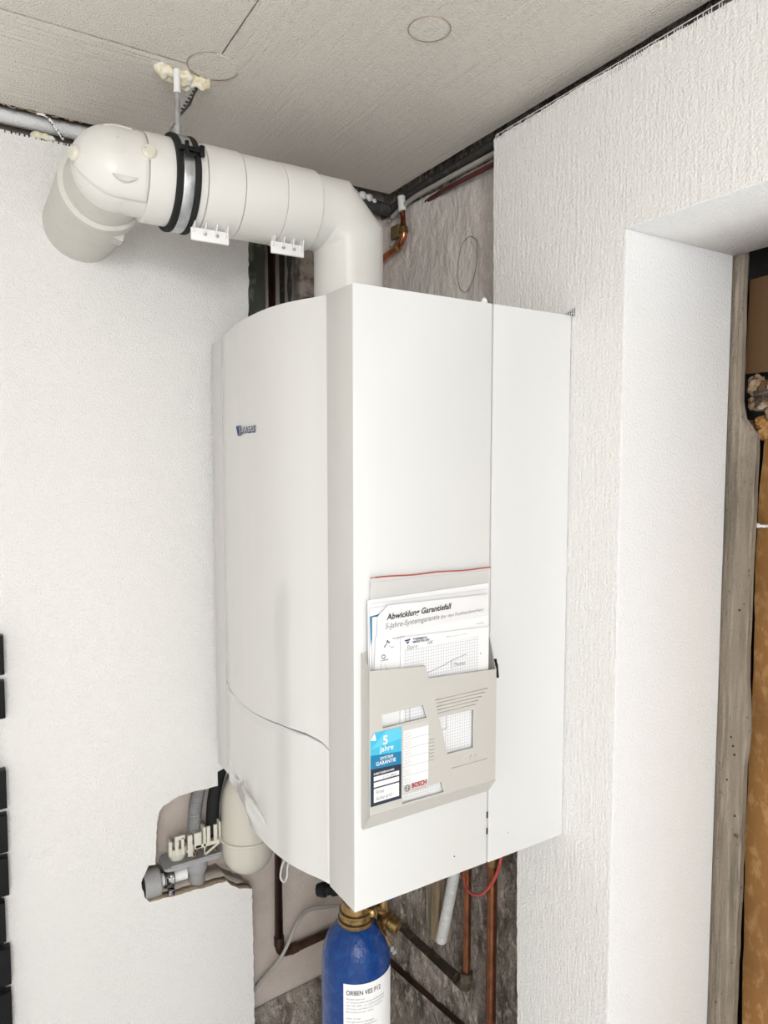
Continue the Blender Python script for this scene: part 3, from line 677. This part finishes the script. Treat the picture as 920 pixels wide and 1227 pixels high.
pipe('red_conduit', smoothpath([(.488, .53, 2.150), (.478, .46, 2.147), (.468, .41, 2.142), (.464, .36, 2.139), (.466, .30, 2.139), (.474, .2, 2.142)], 6), .0052, redpipe, 'dark red conduit lowest in the gap between ceiling and bare plaster', 'conduit')

# ------------------------------------------------------------------ drain trap in the cut-out
t = thing('drain_trap', (-.036, .68, .60), 'grey plastic drain trap with tray in the cut-out of the left wall', 'drain')
CX, CY = -.036, .672
bm = bmesh.new(); lathe(bm, (CX, CY, 0), (0, 0, 1), [(.595, .0185), (.628, .0185), (.630, .0195), (.634, .0220), (.642, .0250), (.655, .0262), (.668, .0262)], 32); obj('trap_cup', bm, grey_p, t)
lp = [(-.112, .645), (-.100, .640), (.010, .640), (.016, .648), (.014, .690), (.004, .703), (-.104, .703), (-.113, .695)]
bm = plate([lp], .664, .672, 'xy'); bmesh.ops.bevel(bm, geom=[e for e in bm.edges if abs(e.verts[0].co.z - e.verts[1].co.z) > .004], offset=.003, segments=2, affect='EDGES'); obj('trap_tray', bm, grey_p, t)
bm = bmesh.new()
rim = [(-.112, .643), (-.100, .640), (.010, .640), (.016, .648), (.014, .690)]
tube(bm, [(x, y, .674) for x, y in rim], .003, 6); obj('tray_rim', bm, grey_p, t)
bm = bmesh.new()
for (x0, x1, y0, y1, z0, z1) in ((-.100, -.093, .655, .672, .690, .722), (-.088, -.080, .650, .654, .688, .733), (-.080, -.066, .650, .654, .724, .733), (-.074, -.068, .650, .656, .690, .728), (-.060, -.050, .650, .656, .680, .728), (-.062, -.048, .652, .676, .690, .694), (-.046, -.030, .648, .653, .695, .730), (-.026, -.020, .648, .670, .692, .738), (-.018, -.010, .648, .653, .700, .738), (-.002, .006, .648, .653, .700, .738), (.010, .014, .648, .672, .695, .742), (-.044, .014, .648, .654, .694, .702), (-.024, -.0215, .650, .655, .674, .700), (-.050, -.044, .660, .69, .672, .70)):
    box(bm, (x0, y0, z0), (x1, y1, z1))
box(bm, (-.026, .649, .683), (.018, .653, .688), Matrix.Rotation(-.55, 4, 'Y')); obj('hose_bracket', bm, cream_p, t, bevel=.0008, label='cream slotted hose bracket on the tray')
bm = bmesh.new(); lathe(bm, (-.078, .672, 0), (0, 0, 1), [(.674, .016), (.684, .020), (.700, .022), (.702, .0185), (.690, .0185)], 24, cap=False); obj('bracket_ring', bm, cream_p, t)
bm = bmesh.new()
for k in range(16):
    q = V(random.uniform(-.05, .008), random.uniform(.65, .69), .676 + random.uniform(0, .008)); bmesh.ops.create_icosphere(bm, subdivisions=1, radius=random.uniform(.002, .005), matrix=Matrix.Translation(q))
obj('grit', bm, rubble, t)['kind'] = 'stuff'
PZ, PYY = .636, .668
bm = bmesh.new(); lathe(bm, (0, PYY, PZ), (1, 0, 0), [(-.130, .010), (-.130, .013), (-.060, .013)], 24); obj('drain_stub', bm, white_p, t)
bm = bmesh.new(); lathe(bm, (0, PYY, PZ), (1, 0, 0), [(-.110, .013), (-.110, .019), (-.108, .020), (-.102, .0165), (-.098, .0165), (-.092, .020), (-.089, .019), (-.089, .013)], 24); box(bm, (-.106, PYY - .026, PZ - .030), (-.092, PYY - .012, PZ - .016)); obj('hose_clip', bm, chrome, t, bevel=.001)
bm = bmesh.new(); lathe(bm, (0, PYY, PZ), (1, 0, 0), [(-.154, .024), (-.154, .0285), (-.152, .030), (-.122, .030), (-.119, .028), (-.118, .014)], 32); obj('end_socket', bm, grey_p, t)
bm = bmesh.new(); lathe(bm, (0, PYY, PZ), (1, 0, 0), [(-.163, 0), (-.163, .024), (-.1615, .027), (-.1545, .027), (-.1542, .02)], 32); obj('rubber_plug', bm, black_r, t)
bm = bmesh.new(); corrugated(bm, [(-.037, .683, .700), (-.035, .684, .74), (-.030, .686, .78), (-.018, .688, .825), (.0, .690, .88), (.01, .692, .95)], .0145, .004, .0010); tag(obj('corrugated_hose', bm, hose_g), 'grey corrugated hose plugged into the cream bracket of the drain trap', 'hose')
pipe('black_hose', smoothpath([(.002, .675, .702), (.004, .677, .74), (.008, .679, .78), (.020, .680, .83), (.045, .68, .90), (.06, .685, .98)], 6), .0140, black_r, 'black rubber hose beside the grey corrugated hose', 'hose', n=20)
pipe('pale_hose', smoothpath([(.050, .706, .60), (.033, .704, .70), (.033, .702, .78), (.050, .700, .84), (.075, .69, .92)], 6), .0065, cable_g, 'thin pale hose between black hose and cream expansion vessel', 'hose')
# expansion vessel
t = thing('expansion_vessel', (.072, .63, .62), 'cream enamelled expansion vessel hanging under the boiler corner', 'expansion vessel')
R = .0585; pr = [(.6165, 0)] + [(.672 - .0555 * math.cos(a), R * math.sin(a)) for a in [PI / 2 * k / 12 for k in range(1, 13)]] + [(.70, R), (.7005, R + .0035), (.7035, R + .0048), (.7065, R + .0035), (.707, R), (.745, R)] + [(.775 + .09 * math.sin(a) - .0, R * math.cos(a)) for a in [PI / 2 * k / 12 for k in range(0, 12)]] + [(.865, 0)]
bm = bmesh.new(); lathe(bm, (.072, .634, 0), (0, 0, 1), pr, 56, cap=False); obj('vessel_body', bm, vessel_m, t, smooth=50)
bm = bmesh.new(); lathe(bm, (.080, .630, .6145), (0, 0, 1), [(0, 0), (0, .006), (.006, .006)], 12, cap=False); obj('valve_plug', bm, black_p, t)
bm = bmesh.new(); cyl(bm, (.072, .59, .86), (.072, .59, .899), .008, 12); obj('vessel_hanger', bm, steel, t)

# ------------------------------------------------------------------ blue cylinder on the floor
TX, TY, TR = .110, .200, .0615
t = thing('treatment_cylinder', (TX, TY, 0), 'glossy blue water treatment cylinder with brass valve under the boiler', 'cylinder')
bm = bmesh.new(); lathe(bm, (TX, TY, 0), (0, 0, 1), [(.0, .0), (0, .050), (.015, TR), (.655, TR), (.685, TR - .002), (.706, TR - .009), (.722, TR - .020), (.734, TR - .031), (.738, .026)], 64, cap=False); obj('tank_body', bm, blue, t, smooth=50)
bm = bmesh.new(); lathe(bm, (TX, TY, 0), (0, 0, 1), [(.732, .026), (.732, .0310), (.735, .0325), (.741, .0325), (.743, .0290), (.749, .0285), (.751, .0300), (.755, .0300), (.757, .0265), (.770, .0255), (.775, .0285), (.780, .0285), (.783, .020), (.800, .018), (.803, 0)], 40, cap=False); obj('brass_neck', bm, brass, t)
# valve, handwheel, outlet to the right of the neck
VX, VY, VZ = TX + .052, TY - .006, .726
bm = bmesh.new(); lathe(bm, (TX + .015, TY - .004, .752), (.9, -.1, -.3), [(0, .009), (.012, .011), (.022, .008), (.034, .010), (.045, .008)], 18); 
bmesh.ops.create_uvsphere(bm, u_segments=16, v_segments=12, radius=.012, matrix=Matrix.Translation((TX + .022, TY - .018, .752)))
cyl(bm, (VX, VY, VZ - .025), (VX, VY, VZ + .038), .0105, 18, .001); obj('valve_body', bm, brass, t)
bm = bmesh.new(); d = V(.45, -.85, -.25).normalized(); lathe(bm, V(VX, VY, VZ - .002), d, [(0, .013), (.008, .017), (.014, .017), (.016, .012), (.020, .012), (.021, .0145), (.033, .0145), (.034, .010), (.020, .009), (.020, 0)], 24, cap=False); obj('outlet', bm, brass, t)
bm = bmesh.new(); lathe(bm, V(VX, VY, VZ - .002), d, [(.0205, .0), (.0205, .0095)], 18, cap=False); obj('outlet_bore', bm, gap_m, t)
bm = bmesh.new(); lathe(bm, (VX + .004, VY + .006, .764), (.1, -.1, 1), [(0, .010), (.002, .024), (.012, .026), (.018, .022), (.019, 0)], 28)
for k in range(12):
    a = 2 * PI * k / 12; cyl(bm, (VX + .004 + .0255 * math.cos(a), VY + .006 + .0255 * math.sin(a), .767), (VX + .004 + .0255 * math.cos(a), VY + .006 + .0255 * math.sin(a), .777), .003, 8)
obj('handwheel', bm, blue_d, t)
bm = bmesh.new(); tube(bm, [(VX - .020, VY - .014, VZ + .006), (VX - .010, VY - .022, VZ - .020), (VX + .002, VY - .024, VZ - .044)], .0052, 8); obj('lever', bm, brass, t)
bm = bmesh.new(); box(bm, (VX - .002, VY - .030, VZ - .050), (VX + .006, VY - .020, VZ - .040)); box(bm, (VX + .002, VY - .031, VZ - .056), (VX + .010, VY - .022, VZ - .047)); obj('valve_tag', bm, steel, t, bevel=.001)
# wrapped paper label; ang measured from the camera-facing side
A0 = math.atan2(-1.056, -.593)
def onc(s, z, off=.0006):     # s = arc length to the right as seen, centred on the camera side
    a = A0 + s / TR; return V(TX + (TR + off) * math.cos(a), TY + (TR + off) * math.sin(a), z)
bm = bmesh.new(); rows = []
for i in range(29):
    s = -.022 + .105 * i / 28; top = .660; rows.append((bm.verts.new(onc(s, .50)), bm.verts.new(onc(s, top))))
for a_, b_ in zip(rows, rows[1:]): bm.faces.new((a_[0], b_[0], b_[1], a_[1]))
lb = obj('paper_label', bm, paper, t, smooth=60, label='white printed label on the blue cylinder')
text('ORBEN VES P12', (0, 0, 0), ink, lb, width=.062, height=.0085, bold=.012, wrap=lambda a, b: onc(-.017 + a, .641 + b, .0012))
for k in range(9):
    text(['Mischbettpatrone', 'zur Wasseraufbereitung und Entsalzung', 'nach VDI 2035 - nur aufrecht betreiben', 'Vor Frost und Hitze sicher bewahren', 'Betriebsdruck max. 10 bar', '', 'Inhalt 12 Liter', 'Harz getrocknet entsorgen', 'Wechsel bei 20 Mikrosiemens'][k] or '-', (0, 0, 0), ink_g, lb, height=.0032, wrap=lambda a, b, k=k: onc(-.017 + a, .6325 - k * .0058 + b, .0012))

# ------------------------------------------------------------------ pipes on the right bare wall, below
PX = .452
t = thing('heating_pipe', (PX, .312, .39), 'old iron pipe along the stone wall with slim copper riser', 'pipe')
bm = bmesh.new(); tube(bm, [(PX, .70, .372), (PX, .338, .392)], .0125, 16); obj('iron_run', bm, iron, t)
bm = bmesh.new(); tube(bm, roundpath([(PX, .345, .3915), (PX, .313, .393), (PX, .313, .43)], .022), .0138, 16); obj('elbow_fitting', bm, iron, t)
bm = bmesh.new(); cyl(bm, (PX, .313, .420), (PX, .313, .899), .0088, 16); obj('copper_riser', bm, copper, t)
t = thing('copper_pipe', (PX, .231, 0), 'thick copper pipe with brass fitting nearest the right wall edge', 'pipe')
bm = bmesh.new(); cyl(bm, (PX, .231, .001), (PX, .231, .75), .0108, 18); obj('pipe_run', bm, copper, t)
bm = bmesh.new(); lathe(bm, (PX, .229, 0), (0, 0, 1), [(.715, .011), (.722, .0125), (.742, .0125), (.745, .0155), (.772, .0155), (.775, .012), (.80, .012), (.899, .012)], 6 * 3); obj('brass_fitting', bm, brass, t)
pipe('lower_pipe', [(.470, .70, .222), (.470, .20, .290)], .0085, copper_o, 'slim dark pipe slanting low across the stone wall behind the blue cylinder')
bm = bmesh.new(); corrugated(bm, [(.436, .315, .78), (.436, .328, .70), (.436, .350, .60), (.436, .386, .462)], .0118, .0046, .0011); tag(obj('corrugated_hose', bm, hose_w), 'white corrugated hose end hanging right of the old wrapped timber', 'hose')
t = thing('wrapped_timber', (.46, .44, .45), 'old wrapped timber with tan edge beside the white corrugated hose', 'timber')
bm = bmesh.new(); b_ = box(bm, (.456, .402, .436), (.480, .476, .899)); obj('timber_core', bm, postwood, t, bevel=.004)
for v in b_: pass
bm = bmesh.new(); box(bm, (.449, .414, .428), (.460, .446, .899)); obj('tan_edge', bm, mat('tan_wood', (.33, .25, .15), .85, bump=(60, .5, .003, (1, 1, .15)), var=(20, (.17, .12, .08), .5, .65, (1, 1, .2))), t, bevel=.004)
pipe('red_cable', smoothpath([(.42, .168, .88), (.425, .172, .78), (.43, .195, .715), (.43, .228, .665), (.432, .262, .640), (.436, .298, .638), (.4565, .336, .672), (.460, .35, .74), (.460, .35, .88)], 8), .0032, redcable, 'thin red cable drooping in front of the two copper pipes', 'cable', n=10)
# left bare wall, below: cable, strap, black valve
bm = bmesh.new()
for dz in (0, .0055): tube(bm, smoothpath([(.09, .706, .235 - dz * .8), (.115, .704, .275 - dz), (.16, .680, .335 - dz), (.185, .668, .385 - dz), (.215, .676, .425 - dz), (.25, .69, .432 - dz), (.30, .69, .423 - dz), (.36, .70, .40)], 8), .003, 8)
tag(obj('grey_cable', bm, cable_g), 'twin grey cable arching across the low copper elbow', 'cable')
t = thing('valve', (.20, .46, .80), 'black rounded valve grip beneath the boiler beside the blue cylinder', 'valve')
bm = bmesh.new(); lathe(bm, (.160, .460, .634), (.55, -.55, .15), [(0, .0), (.002, .013), (.012, .0155), (.020, .0155), (.024, .012), (.034, .011), (.036, .014), (.060, .012), (.085, .010)], 24, cap=False); obj('valve_grip', bm, black_p, t)
bm = bmesh.new(); cyl(bm, (.204, .416, .648), (.204, .416, .899), .010, 16); obj('valve_stem', bm, copper_o, t)
t = thing('plastic_strap', (.16, .66, .68), 'small white looped plastic strap hanging on the dark copper riser', 'strap')
bm = bmesh.new(); lp = [(.183, .664, .604), (.170, .662, .592), (.163, .660, .572), (.162, .658, .556), (.170, .657, .546), (.179, .660, .556), (.181, .662, .575), (.187, .664, .588), (.195, .664, .590)]
tube(bm, smoothpath(lp, 6), .0026, 6); obj('strap_loop', bm, white_p, t)
bm = bmesh.new(); lathe(bm, (.196, .664, .590), (-.4, -.9, 0), [(0, .010), (.006, .010), (.008, .006), (.010, 0)], 16); obj('strap_button', bm, cable_g, t)

# ------------------------------------------------------------------ document holder on the boiler side
hd = thing('document_holder', (.12, -.002, 1.023), 'light grey plastic document pocket stuck on the boiler side', 'document holder')
bx0, bx1, bz0, bz1 = .0062, .240, 1.0235, 1.279
bm = bmesh.new(); box(bm, (bx0, -.0042, bz0), (bx1, -.0012, bz1)); obj('back_plate', bm, holder_m, hd, bevel=.0008)
yf = -.0300
outer = [(.0035, 1.055), (.0035, 1.261), (.097, 1.254), (.1035, 1.235), (.2315, 1.229), (.2315, 1.052)]
h1 = [(.025, 1.176), (.023, 1.196), (.093, 1.197), (.100, 1.177)]
h2 = [(.122, 1.173), (.187, 1.173), (.187, 1.113), (.138, 1.114)]
h3 = [(.058, 1.058), (.058, 1.071), (.127, 1.074), (.132, 1.057)]
bm = plate([outer, h1, h2, h3], yf, yf + .0022); obj('front_plate', bm, holder_m, hd, smooth=None)
bm = bmesh.new()
def slab4(a, b, c, d, th):
    n = (Vector(b) - Vector(a)).cross(Vector(d) - Vector(a)).normalized() * th
    vs = [bm.verts.new(Vector(p)) for p in (a, b, c, d)] + [bm.verts.new(Vector(p) + n) for p in (a, b, c, d)]
    for f in ((0, 1, 2, 3), (7, 6, 5, 4), (0, 4, 5, 1), (1, 5, 6, 2), (2, 6, 7, 3), (3, 7, 4, 0)): bm.faces.new([vs[i] for i in f])
slab4((bx0, -.0042, bz0), (bx0, -.0042, 1.279), (.0035, yf, 1.261), (.0035, yf, 1.055), .0015); obj('side_wall', bm, holder_m, hd, smooth=None)
bm = bmesh.new(); slab4((.2385, -.0042, bz0), (.2385, -.0042, 1.279), (.2315, yf, 1.229), (.2315, yf, 1.052), -.0015); obj('side_wall', bm, holder_m, hd, smooth=None)
bm = bmesh.new(); slab4((bx0, -.0042, bz0), (.2385, -.0042, bz0), (.2315, yf, 1.053), (.0035, yf, 1.0555), .0015); obj('bottom_wall', bm, holder_m, hd, smooth=None)
bm = bmesh.new(); tube(bm, [(.2320, -.0262, 1.2435), (.2330, -.0285, 1.2335), (.2335, -.0305, 1.2150)], .0023, 6); obj('adhesive_strip', bm, black_r, hd, label='short black strip on the right wall of the pocket')
bm = bmesh.new()
for k in range(5):
    z = 1.2005 - k * .0052; tube(bm, [(.115 + .001 * k, yf - .0001, z), (.214 - .006 * k, yf - .0001, z + .001)], .0006, 6)
for k in range(7): tube(bm, [(.1045, yf - .0001, 1.143 - k * .0052), (.113, yf - .0001, 1.143 - k * .0052)], .0005, 6)
tube(bm, [(.146, yf - .0001, 1.0905), (.214, yf - .0001, 1.0905)], .0005, 6)
tag(obj('embossed_lines', bm, holder_m, hd), kind='stuff')
text('RITTAL', (.163, yf, 1.0945), cardgrey, hd, width=.050, height=.0115, bold=.01, shear=.25, lift=.0004)
# sticker: five-year guarantee
st = obj('guarantee_sticker', plate([[(.0045, 1.0675), (.0555, 1.0675), (.0555, 1.1725), (.011, 1.1725), (.0045, 1.163)]], yf - .0006, yf - .0002), cyan, hd, smooth=None, label='blue five-year guarantee sticker with dark handwritten field')
y1, y2, y3 = yf - .0008, yf - .0010, yf - .0012
def flat(name, lp, y, m, par=st):
    bm = bmesh.new(); quad(bm, [(x, y, z) for x, z in lp]); return obj(name, bm, m, par, smooth=None)
flat('colour_band', [(.0045, 1.150), (.0555, 1.156), (.0555, 1.1725), (.03, 1.1725)], y1, cyan2)
flat('colour_band', [(.0045, 1.1215), (.0555, 1.1185), (.0555, 1.137), (.0045, 1.141)], y1, midblue)
flat('dark_band', [(.0045, 1.0675), (.0555, 1.0675), (.0555, 1.1185), (.0045, 1.1215)], y1, navy)
for z0, z1 in ((1.1035, 1.110), (1.0945, 1.1015), (1.0725, 1.0925)): flat('writing_field', [(.0095, z0), (.0515, z0), (.0515, z1), (.0095, z1)], y2, white_i)
bm = bmesh.new(); vs = [bm.verts.new(p) for p in ((.0045, yf - .0012, 1.163), (.012, yf - .0035, 1.1625), (.011, yf - .0012, 1.1725))]; bm.faces.new(vs); obj('peeled_corner', bm, white_i, st, smooth=None)
text('5', (.0245, y2, 1.1535), white_i, st, height=.0125, bold=.03)
text('Jahre', (.0185, y2, 1.1435), white_i, st, width=.0235, bold=.012)
text('SYSTEM', (.0200, y2, 1.1320), white_i, st, width=.0210, height=.0042, bold=.02)
text('GARANTIE', (.0130, y2, 1.1250), white_i, st, width=.0330, height=.0055, bold=.02)
text('INBETRIEBNAHME:', (.0095, y2, 1.1125), white_i, st, width=.034, height=.0028, bold=.02)
text('11.11.2010', (.0240, y3, 1.1040), ink_g, st, width=.022, height=.0045, shear=.4, name='handwriting')
text('Firma', (.012, y3, 1.0845), ink_g, st, width=.014, height=.0055, shear=.45, name='handwriting')
text('Sachse 6/10', (.012, y3, 1.0755), ink_g, st, width=.027, height=.0055, shear=.45, name='handwriting')
# card with six rows
cdm = obj('service_card', plate([[(.0562, 1.0715), (.1035, 1.0715), (.1035, 1.1735), (.0562, 1.1735)]], yf - .0006, yf - .0002), cardgrey, hd, smooth=None, label='pale card with six blank rows and red maker name')
for k in range(6):
    z = 1.165 - k * .0135; flat('card_row', [(.0590, z - .012), (.1025, z - .012), (.1025, z + .0005), (.0590, z + .0005)], y1, cdm.data.materials[0] and white_i, cdm)
    for j in range(3): text('Name Firma'[:9 - j], (.0605, y2, z - .0035 - j * .0030), ink_g, cdm, width=.010 + .001 * j, height=.0015)
text('BOSCH', (.0735, y2, 1.0785), ink_red, cdm, width=.0255, height=.0070, bold=.035)
text('Thermotechnik Service', (.0735, y2, 1.0747), ink_red, cdm, width=.024, height=.0018)
bm = bmesh.new(); cc = V(.0655, y2 - .0002, 1.0800)
for r in (.0044,): tube(bm, [cc + V(r * math.cos(a), 0, r * math.sin(a)) for a in [2 * PI * i / 24 for i in range(25)]], .0006, 5)
tube(bm, [cc + V(-.0022, 0, -.0032), cc + V(-.0022, 0, .0032)], .0005, 5); tube(bm, [cc + V(.0022, 0, -.0032), cc + V(.0022, 0, .0032)], .0005, 5); tube(bm, [cc + V(-.0022, 0, 0), cc + V(.0022, 0, 0)], .0005, 5)
obj('ring_emblem', bm, ink_g, cdm)
# papers and bag
GP = 'papers standing in the document pocket'
def lean(z): return -.0075 - .013 * (1.30 - z) / .25 if z < 1.30 else -.0075 - .003 * (z - 1.30) / .06
def sheet(name, lp, dy, m, label, grp=None, th=.0006, bend=.0):
    xs = [p[0] for p in lp]; zs = [p[1] for p in lp]
    bm = plate([lp], 0, th)
    bmesh.ops.triangulate(bm, faces=bm.faces)
    for v in bm.verts: v.co.y = v.co.y + dy
    return tag(obj(name, bm, m, smooth=None), label, 'paper', grp)
sheet('paper_sheet', [(.017, 1.06), (.2325, 1.06), (.2325, 1.360), (.013, 1.355)], -.0080, paper, 'rearmost white paper sheet standing tallest in the pocket', GP)
sheet('paper_sheet', [(.014, 1.06), (.226, 1.06), (.229, 1.351), (.012, 1.350)], -.0105, paper2, 'second white paper sheet, just before the rearmost in the pocket', GP)
blue_sheet = sheet('brochure', [(.0135, 1.06), (.225, 1.06), (.225, 1.345), (.0135, 1.3445)], -.0130, paper, 'white brochure with blue printed corner behind the titled sheet', GP)
bm = bmesh.new(); quad(bm, [(.0140, -.0133, 1.333), (.0310, -.0133, 1.335), (.0215, -.0133, 1.320), (.0150, -.0133, 1.290)]); obj('printed_corner', bm, midblue, blue_sheet, smooth=None)
sheet('paper_sheet', [(.015, 1.06), (.222, 1.06), (.2225, 1.333), (.0165, 1.332)], -.0155, paper2, 'third white paper sheet, between brochure and titled sheet', GP)
ws = sheet('guarantee_sheet', [(.010, 1.0485), (.2230, 1.0485), (.2225, 1.345), (.040, 1.347), (.0235, 1.333)], -.0190, greyprint, 'front sheet printed with the heading Abwicklung Garantiefall', GP)
bm = bmesh.new(); vs = [bm.verts.new(p) for p in ((.0235, -.0194, 1.333), (.0375, -.0225, 1.3305), (.040, -.0194, 1.347))]; bm.faces.new(vs); obj('folded_corner', bm, paper, ws, smooth=None)
yy = -.0192; tilt = V(1, 0, .036).normalized(); up = V(-.02, 0, 1).normalized()
bm = bmesh.new(); quad(bm, [(.0105, yy, 1.06), (.2228, yy, 1.06), (.2228, yy, 1.3120), (.0195, yy, 1.3045)]); obj('white_field', bm, paper, ws, smooth=None)
yy = -.0194
text('Abwicklung Garantiefall', (.0375, yy, 1.3265), ink, ws, width=.114, height=.0085, ux=tilt, uy=up, bold=.022, shear=.22)
text('5-Jahre-Systemgarantie', (.0355, yy, 1.3140), ink_g, ws, width=.0940, height=.0078, ux=tilt, uy=up, bold=.002, shear=.18)
text('(für den Fachhandwerker)', (.1320, yy, 1.3175), ink_g, ws, width=.0800, height=.0050, ux=tilt, uy=up)
text('Ratgeber', (.0480, yy, 1.2975), ink_g, ws, width=.020, height=.0028, ux=tilt, uy=up, bold=.01)
bm = bmesh.new(); tube(bm, [(.034, yy, 1.288), (.040, yy, 1.296)], .0011, 5); tube(bm, [(.038, yy, 1.297), (.042, yy, 1.2935)], .0016, 5); tube(bm, [(.042, yy, 1.289), (.046, yy, 1.286), (.050, yy, 1.287)], .0005, 5)
cc = V(.0325, yy, 1.2745); tube(bm, [cc + V(.0028 * math.cos(a), 0, .0028 * math.sin(a)) for a in [2 * PI * i / 16 for i in range(17)]], .0008, 5); tube(bm, [(.0275, yy, 1.269), (.033, yy, 1.2695), (.040, yy, 1.270)], .0007, 5)
tube(bm, [(.0285, yy, 1.254), (.029, yy, 1.265)], .0003, 4); tube(bm, [(.036, yy, 1.2625), (.036, yy, 1.256), (.040, yy, 1.2565)], .0003, 4)
for x in (.200,): tube(bm, [(x, yy, 1.301), (x + .013, yy, 1.3015)], .0004, 4); tube(bm, [(x - .002, yy, 1.277), (x + .012, yy, 1.2775)], .0004, 4)
obj('printed_icons', bm, ink_g, ws)
# form in front with graph squares
yg = -.0222
fm = sheet('form_sheet', [(.058, 1.0500), (.2215, 1.0500), (.2215, 1.2950), (.060, 1.2990)], yg, paper, 'squared form sheet with handwriting in front of the titled sheet', GP)
bm = bmesh.new(); quad(bm, [(.0640, yg - .0002, 1.062), (.2020, yg - .0002, 1.062), (.2020, yg - .0002, 1.2830), (.0640, yg - .0002, 1.2800)]); obj('graph_squares', bm, graph, fm, smooth=None)
bm = bmesh.new(); quad(bm, [(.0150, -.0196, 1.062), (.0580, -.0196, 1.062), (.0580, -.0196, 1.200), (.0150, -.0196, 1.200)]); obj('white_field', bm, paper, ws, smooth=None)
yq = yg - .0004
text('THERMISCH', (.0800, yq, 1.2925), ink_b, fm, width=.0245, height=.0030, bold=.03); text('MESSSTELLEN', (.0800, yq, 1.2885), ink_b, fm, width=.0290, height=.0030, bold=.03)
bm = bmesh.new(); quad(bm, [(.0655, yq, 1.2945), (.0765, yq, 1.2955), (.0750, yq, 1.2930), (.0675, yq, 1.2922)]); quad(bm, [(.0685, yq, 1.2912), (.0745, yq, 1.2920), (.0725, yq, 1.2890), (.0705, yq, 1.2885)]); obj('form_emblem', bm, ink_b, fm, smooth=None)
text('Datum', (.1400, yq, 1.2890), ink_g, fm, width=.009, height=.0020)
bm = bmesh.new(); tube(bm, [(.151, yq, 1.2888), (.180, yq, 1.2898)], .0002, 4)
tube(bm, [(.106, yq, 1.2405), (.135, yq, 1.2475), (.150, yq, 1.2525), (.178, yq, 1.2585)], .0004, 4); tube(bm, [(.150, yq, 1.2525), (.150, yq, 1.240)], .0004, 4)
tube(bm, [(.205, yq, 1.2555), (.2062, yq, 1.2555)], .0009, 5)
for (a, b) in (((.075, 1.17), (.075, 1.20)), ((.068, 1.20), (.068, 1.17)), ((.141, 1.150), (.141, 1.178)), ((.126, 1.150), (.141, 1.1500))): tube(bm, [(a[0], yq, a[1]), (b[0], yq, b[1])], .0004, 4)
obj('ruled_lines', bm, ink_g, fm)
text('Start', (.0680, yq, 1.2800), ink_g, fm, width=.021, height=.0065, shear=.5, name='handwriting'); text('HK', (.1050, yq, 1.2825), ink_g, fm, width=.012, height=.0060, shear=.5, name='handwriting')
text('Thomas', (.1540, yq, 1.2430), ink_g, fm, width=.022, height=.0055, shear=.5, name='handwriting')
# zip bag
bg = thing('zip_bag', (.125, -.015, 1.10), 'clear plastic zip bag with red seal line rising behind the papers', 'bag')
bm = plate([[(.0105, 1.06), (.2345, 1.06), (.2365, 1.3835), (.0190, 1.3860)]], -.0066, -.0060); obj('bag_back', bm, bagplastic, bg, smooth=None)
bm = bmesh.new(); n = 24; ra = []
for i in range(n + 1):
    x = .019 + .2175 * i / n; z = 1.3860 - .0024 * i / n + .0006 * math.sin(i * .6); ra.append((x, -.0072, z))
tube(bm, ra, .0011, 6); obj('seal_line', bm, redcable, bg, label='red press seal along the bag top')
bm = bmesh.new(); box(bm, (.0185, -.0078, 1.3715), (.2360, -.0068, 1.3800)); obj('seal_band', bm, bagplastic, bg)

# ------------------------------------------------------------------ black slatted rack at the left edge
rk = thing('wall_rack', (-.55, .62, .30), 'black slatted plastic rack on the left wall, cut by the photo edge', 'rack')
bm = bmesh.new(); box(bm, (-.70, .626, .30), (-.4225, .6395, 1.232)); bm_b = obj('back_rail', bm, black_p, rk, bevel=.001)
for k, (z0, z1, xe) in enumerate(((1.153, 1.228, -.4045), (1.070, 1.142, -.4055), (.897, .972, -.4085), (.812, .886, -.4095), (.727, .803, -.4105), (.637, .717, -.4185), (.550, .625, -.4125), (.461, .537, -.4135), (.376, .452, -.4145))):
    bm = bmesh.new(); vs = box(bm, (-.70, .618, z0), (xe + .001, .634, z1))
    for v in vs:
        if v.co.z > z1 - .01 and v.co.y < .62: v.co.y -= .004
    obj('slat', bm, black_p, rk, bevel=.0012)
